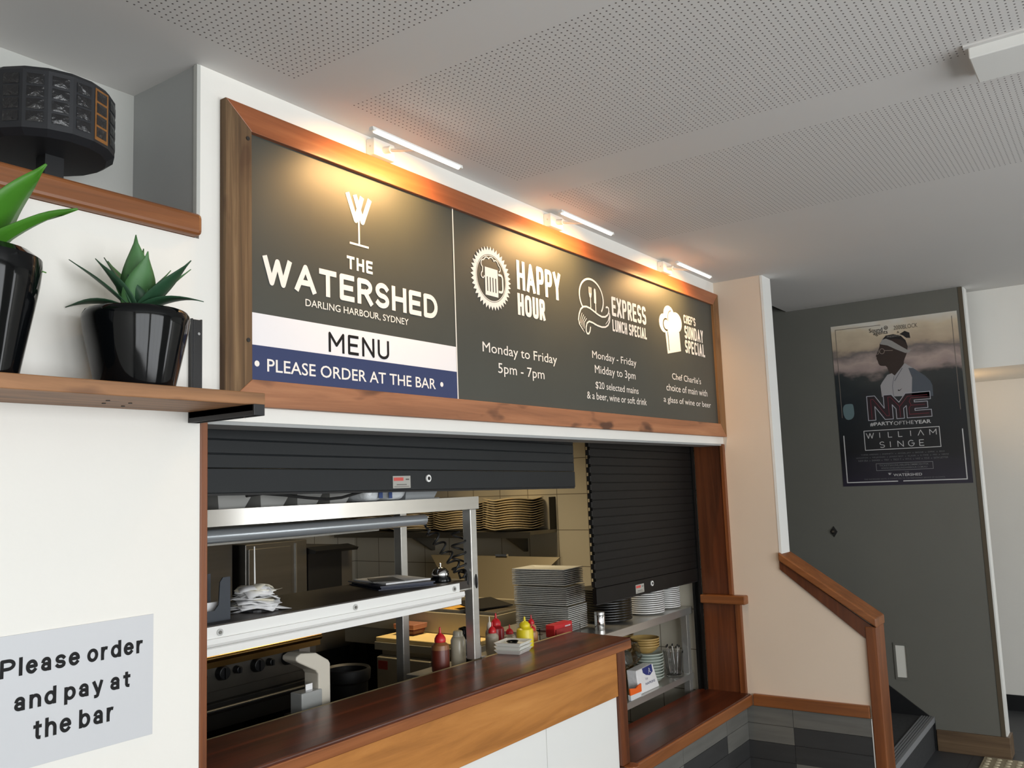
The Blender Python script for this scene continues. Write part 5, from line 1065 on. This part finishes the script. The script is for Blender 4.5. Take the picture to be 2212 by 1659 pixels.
part('body', MB().box(3.468, 2.12, .70, 3.835, 2.70, 1.290), pbr('grill_grey', S(96, 92, 86), .5, .5), sg2, bevel=.004)
part('screen', MB().box(3.475, 2.108, .95, 3.735, 2.12, 1.275), M['black'], sg2, 'black front')
part('lip', MB().prism([(2.04, 1.262), (2.03, 1.278), (2.12, 1.298), (2.12, 1.262)], lambda u, v, t: (t, u, v), 3.468, 3.80), M['black'], sg2, 'overhanging black lip')
part('stand', MB().box(3.48, 2.14, 0, 3.82, 2.68, .70), M['dark'], sg2)
eb = thing('shade_block', 'added dark block for the shade in the corner right of the grill unit', 'bench', (4.18, 2.35, 0))  # invented dark unit, stands in for the shadow beside the fridge
part('body', MB().box(3.86, 2.04, .08, 4.50, 2.72, .90), M['dark'], eb, bevel=.004)
part('worktop', MB().box(3.85, 2.02, .90, 4.51, 2.74, .935), M['steeldull'], eb, bevel=.003)
hd = thing('extraction_hood', 'dark stainless extraction hood hanging over the range', 'hood', (2.4, 1.9, 1.40))
part('canopy', MB().prism([(1.55, 1.400), (1.55, 1.48), (1.95, 1.95), (2.78, 1.95), (2.78, 1.44), (2.2, 1.40)], lambda u, v, t: (t, u, v), .9, 3.06), M['steeldull'], hd)
part('duct', MB().box(1.6, 2.1, 1.95, 2.3, 2.7, 2.55), M['steeldull'], hd)
part('filter', MB().box(1.0, 1.62, 1.390, 3.0, 2.15, 1.399), M['dark'], hd)
# dispenser behind the counter, bin on the floor
wd = thing('slip_dispenser', 'translucent white plastic holder with a bent top behind the counter', 'holder', (1.92, .345, .9398))
dm = pbr('milky_plastic', S(196, 190, 176), .35)
bent = [(1.972, .9398), (1.972, 1.072), (1.966, 1.082), (1.915, 1.114), (1.852, 1.122), (1.836, 1.116), (1.832, 1.104), (1.842, 1.094), (1.912, 1.062), (1.922, 1.050), (1.922, 1.000), (1.848, 1.004), (1.844, .9398)]
dd = [(u, v) for u, v in bent]
part('body', MB().prism([(1.922, .9398), (1.972, .9398), (1.972, 1.072), (1.965, 1.083), (1.915, 1.113), (1.855, 1.121), (1.836, 1.114), (1.834, 1.103), (1.844, 1.095), (1.912, 1.060), (1.922, 1.048)], lambda u, v, t: (u, t, v), .320, .385), dm, wd, bevel=.004)
part('pocket', MB().box(1.848, .312, .9398, 1.930, .364, 1.004), pbr('milky_clear', S(150, 152, 150), .25, coat=.4), wd, 'clear lower pocket', bevel=.003)
part('mounting_ledge', MB().box(1.842, .2655, .90, 1.98, .385, .9395), M['dark'], wd)
part('slip', MB().box(1.885, .336, 1.004, 1.912, .338, 1.022), paper[0], wd)
solo('waste_bin', MB().lathe((2.66, .96, 0), [(.07, 0), (.075, .01), (.085, .82), (.095, .83), (.098, .87), (.093, .878), (.082, .87), (.078, .05), (.0005, .05)], 32), M['rubber'], 'tall round black bin standing between the range and the preparation fridge', 'bin', smooth=True)
kl = thing('kitchen_ceiling_light', 'fluorescent batten on the kitchen ceiling above the preparation fridge', 'lamp', (3.75, 1.15, 2.47))
part('batten', MB().box(3.38, .98, 2.47, 4.12, 1.32, 2.549), M['trimwhite'], kl, bevel=.004)
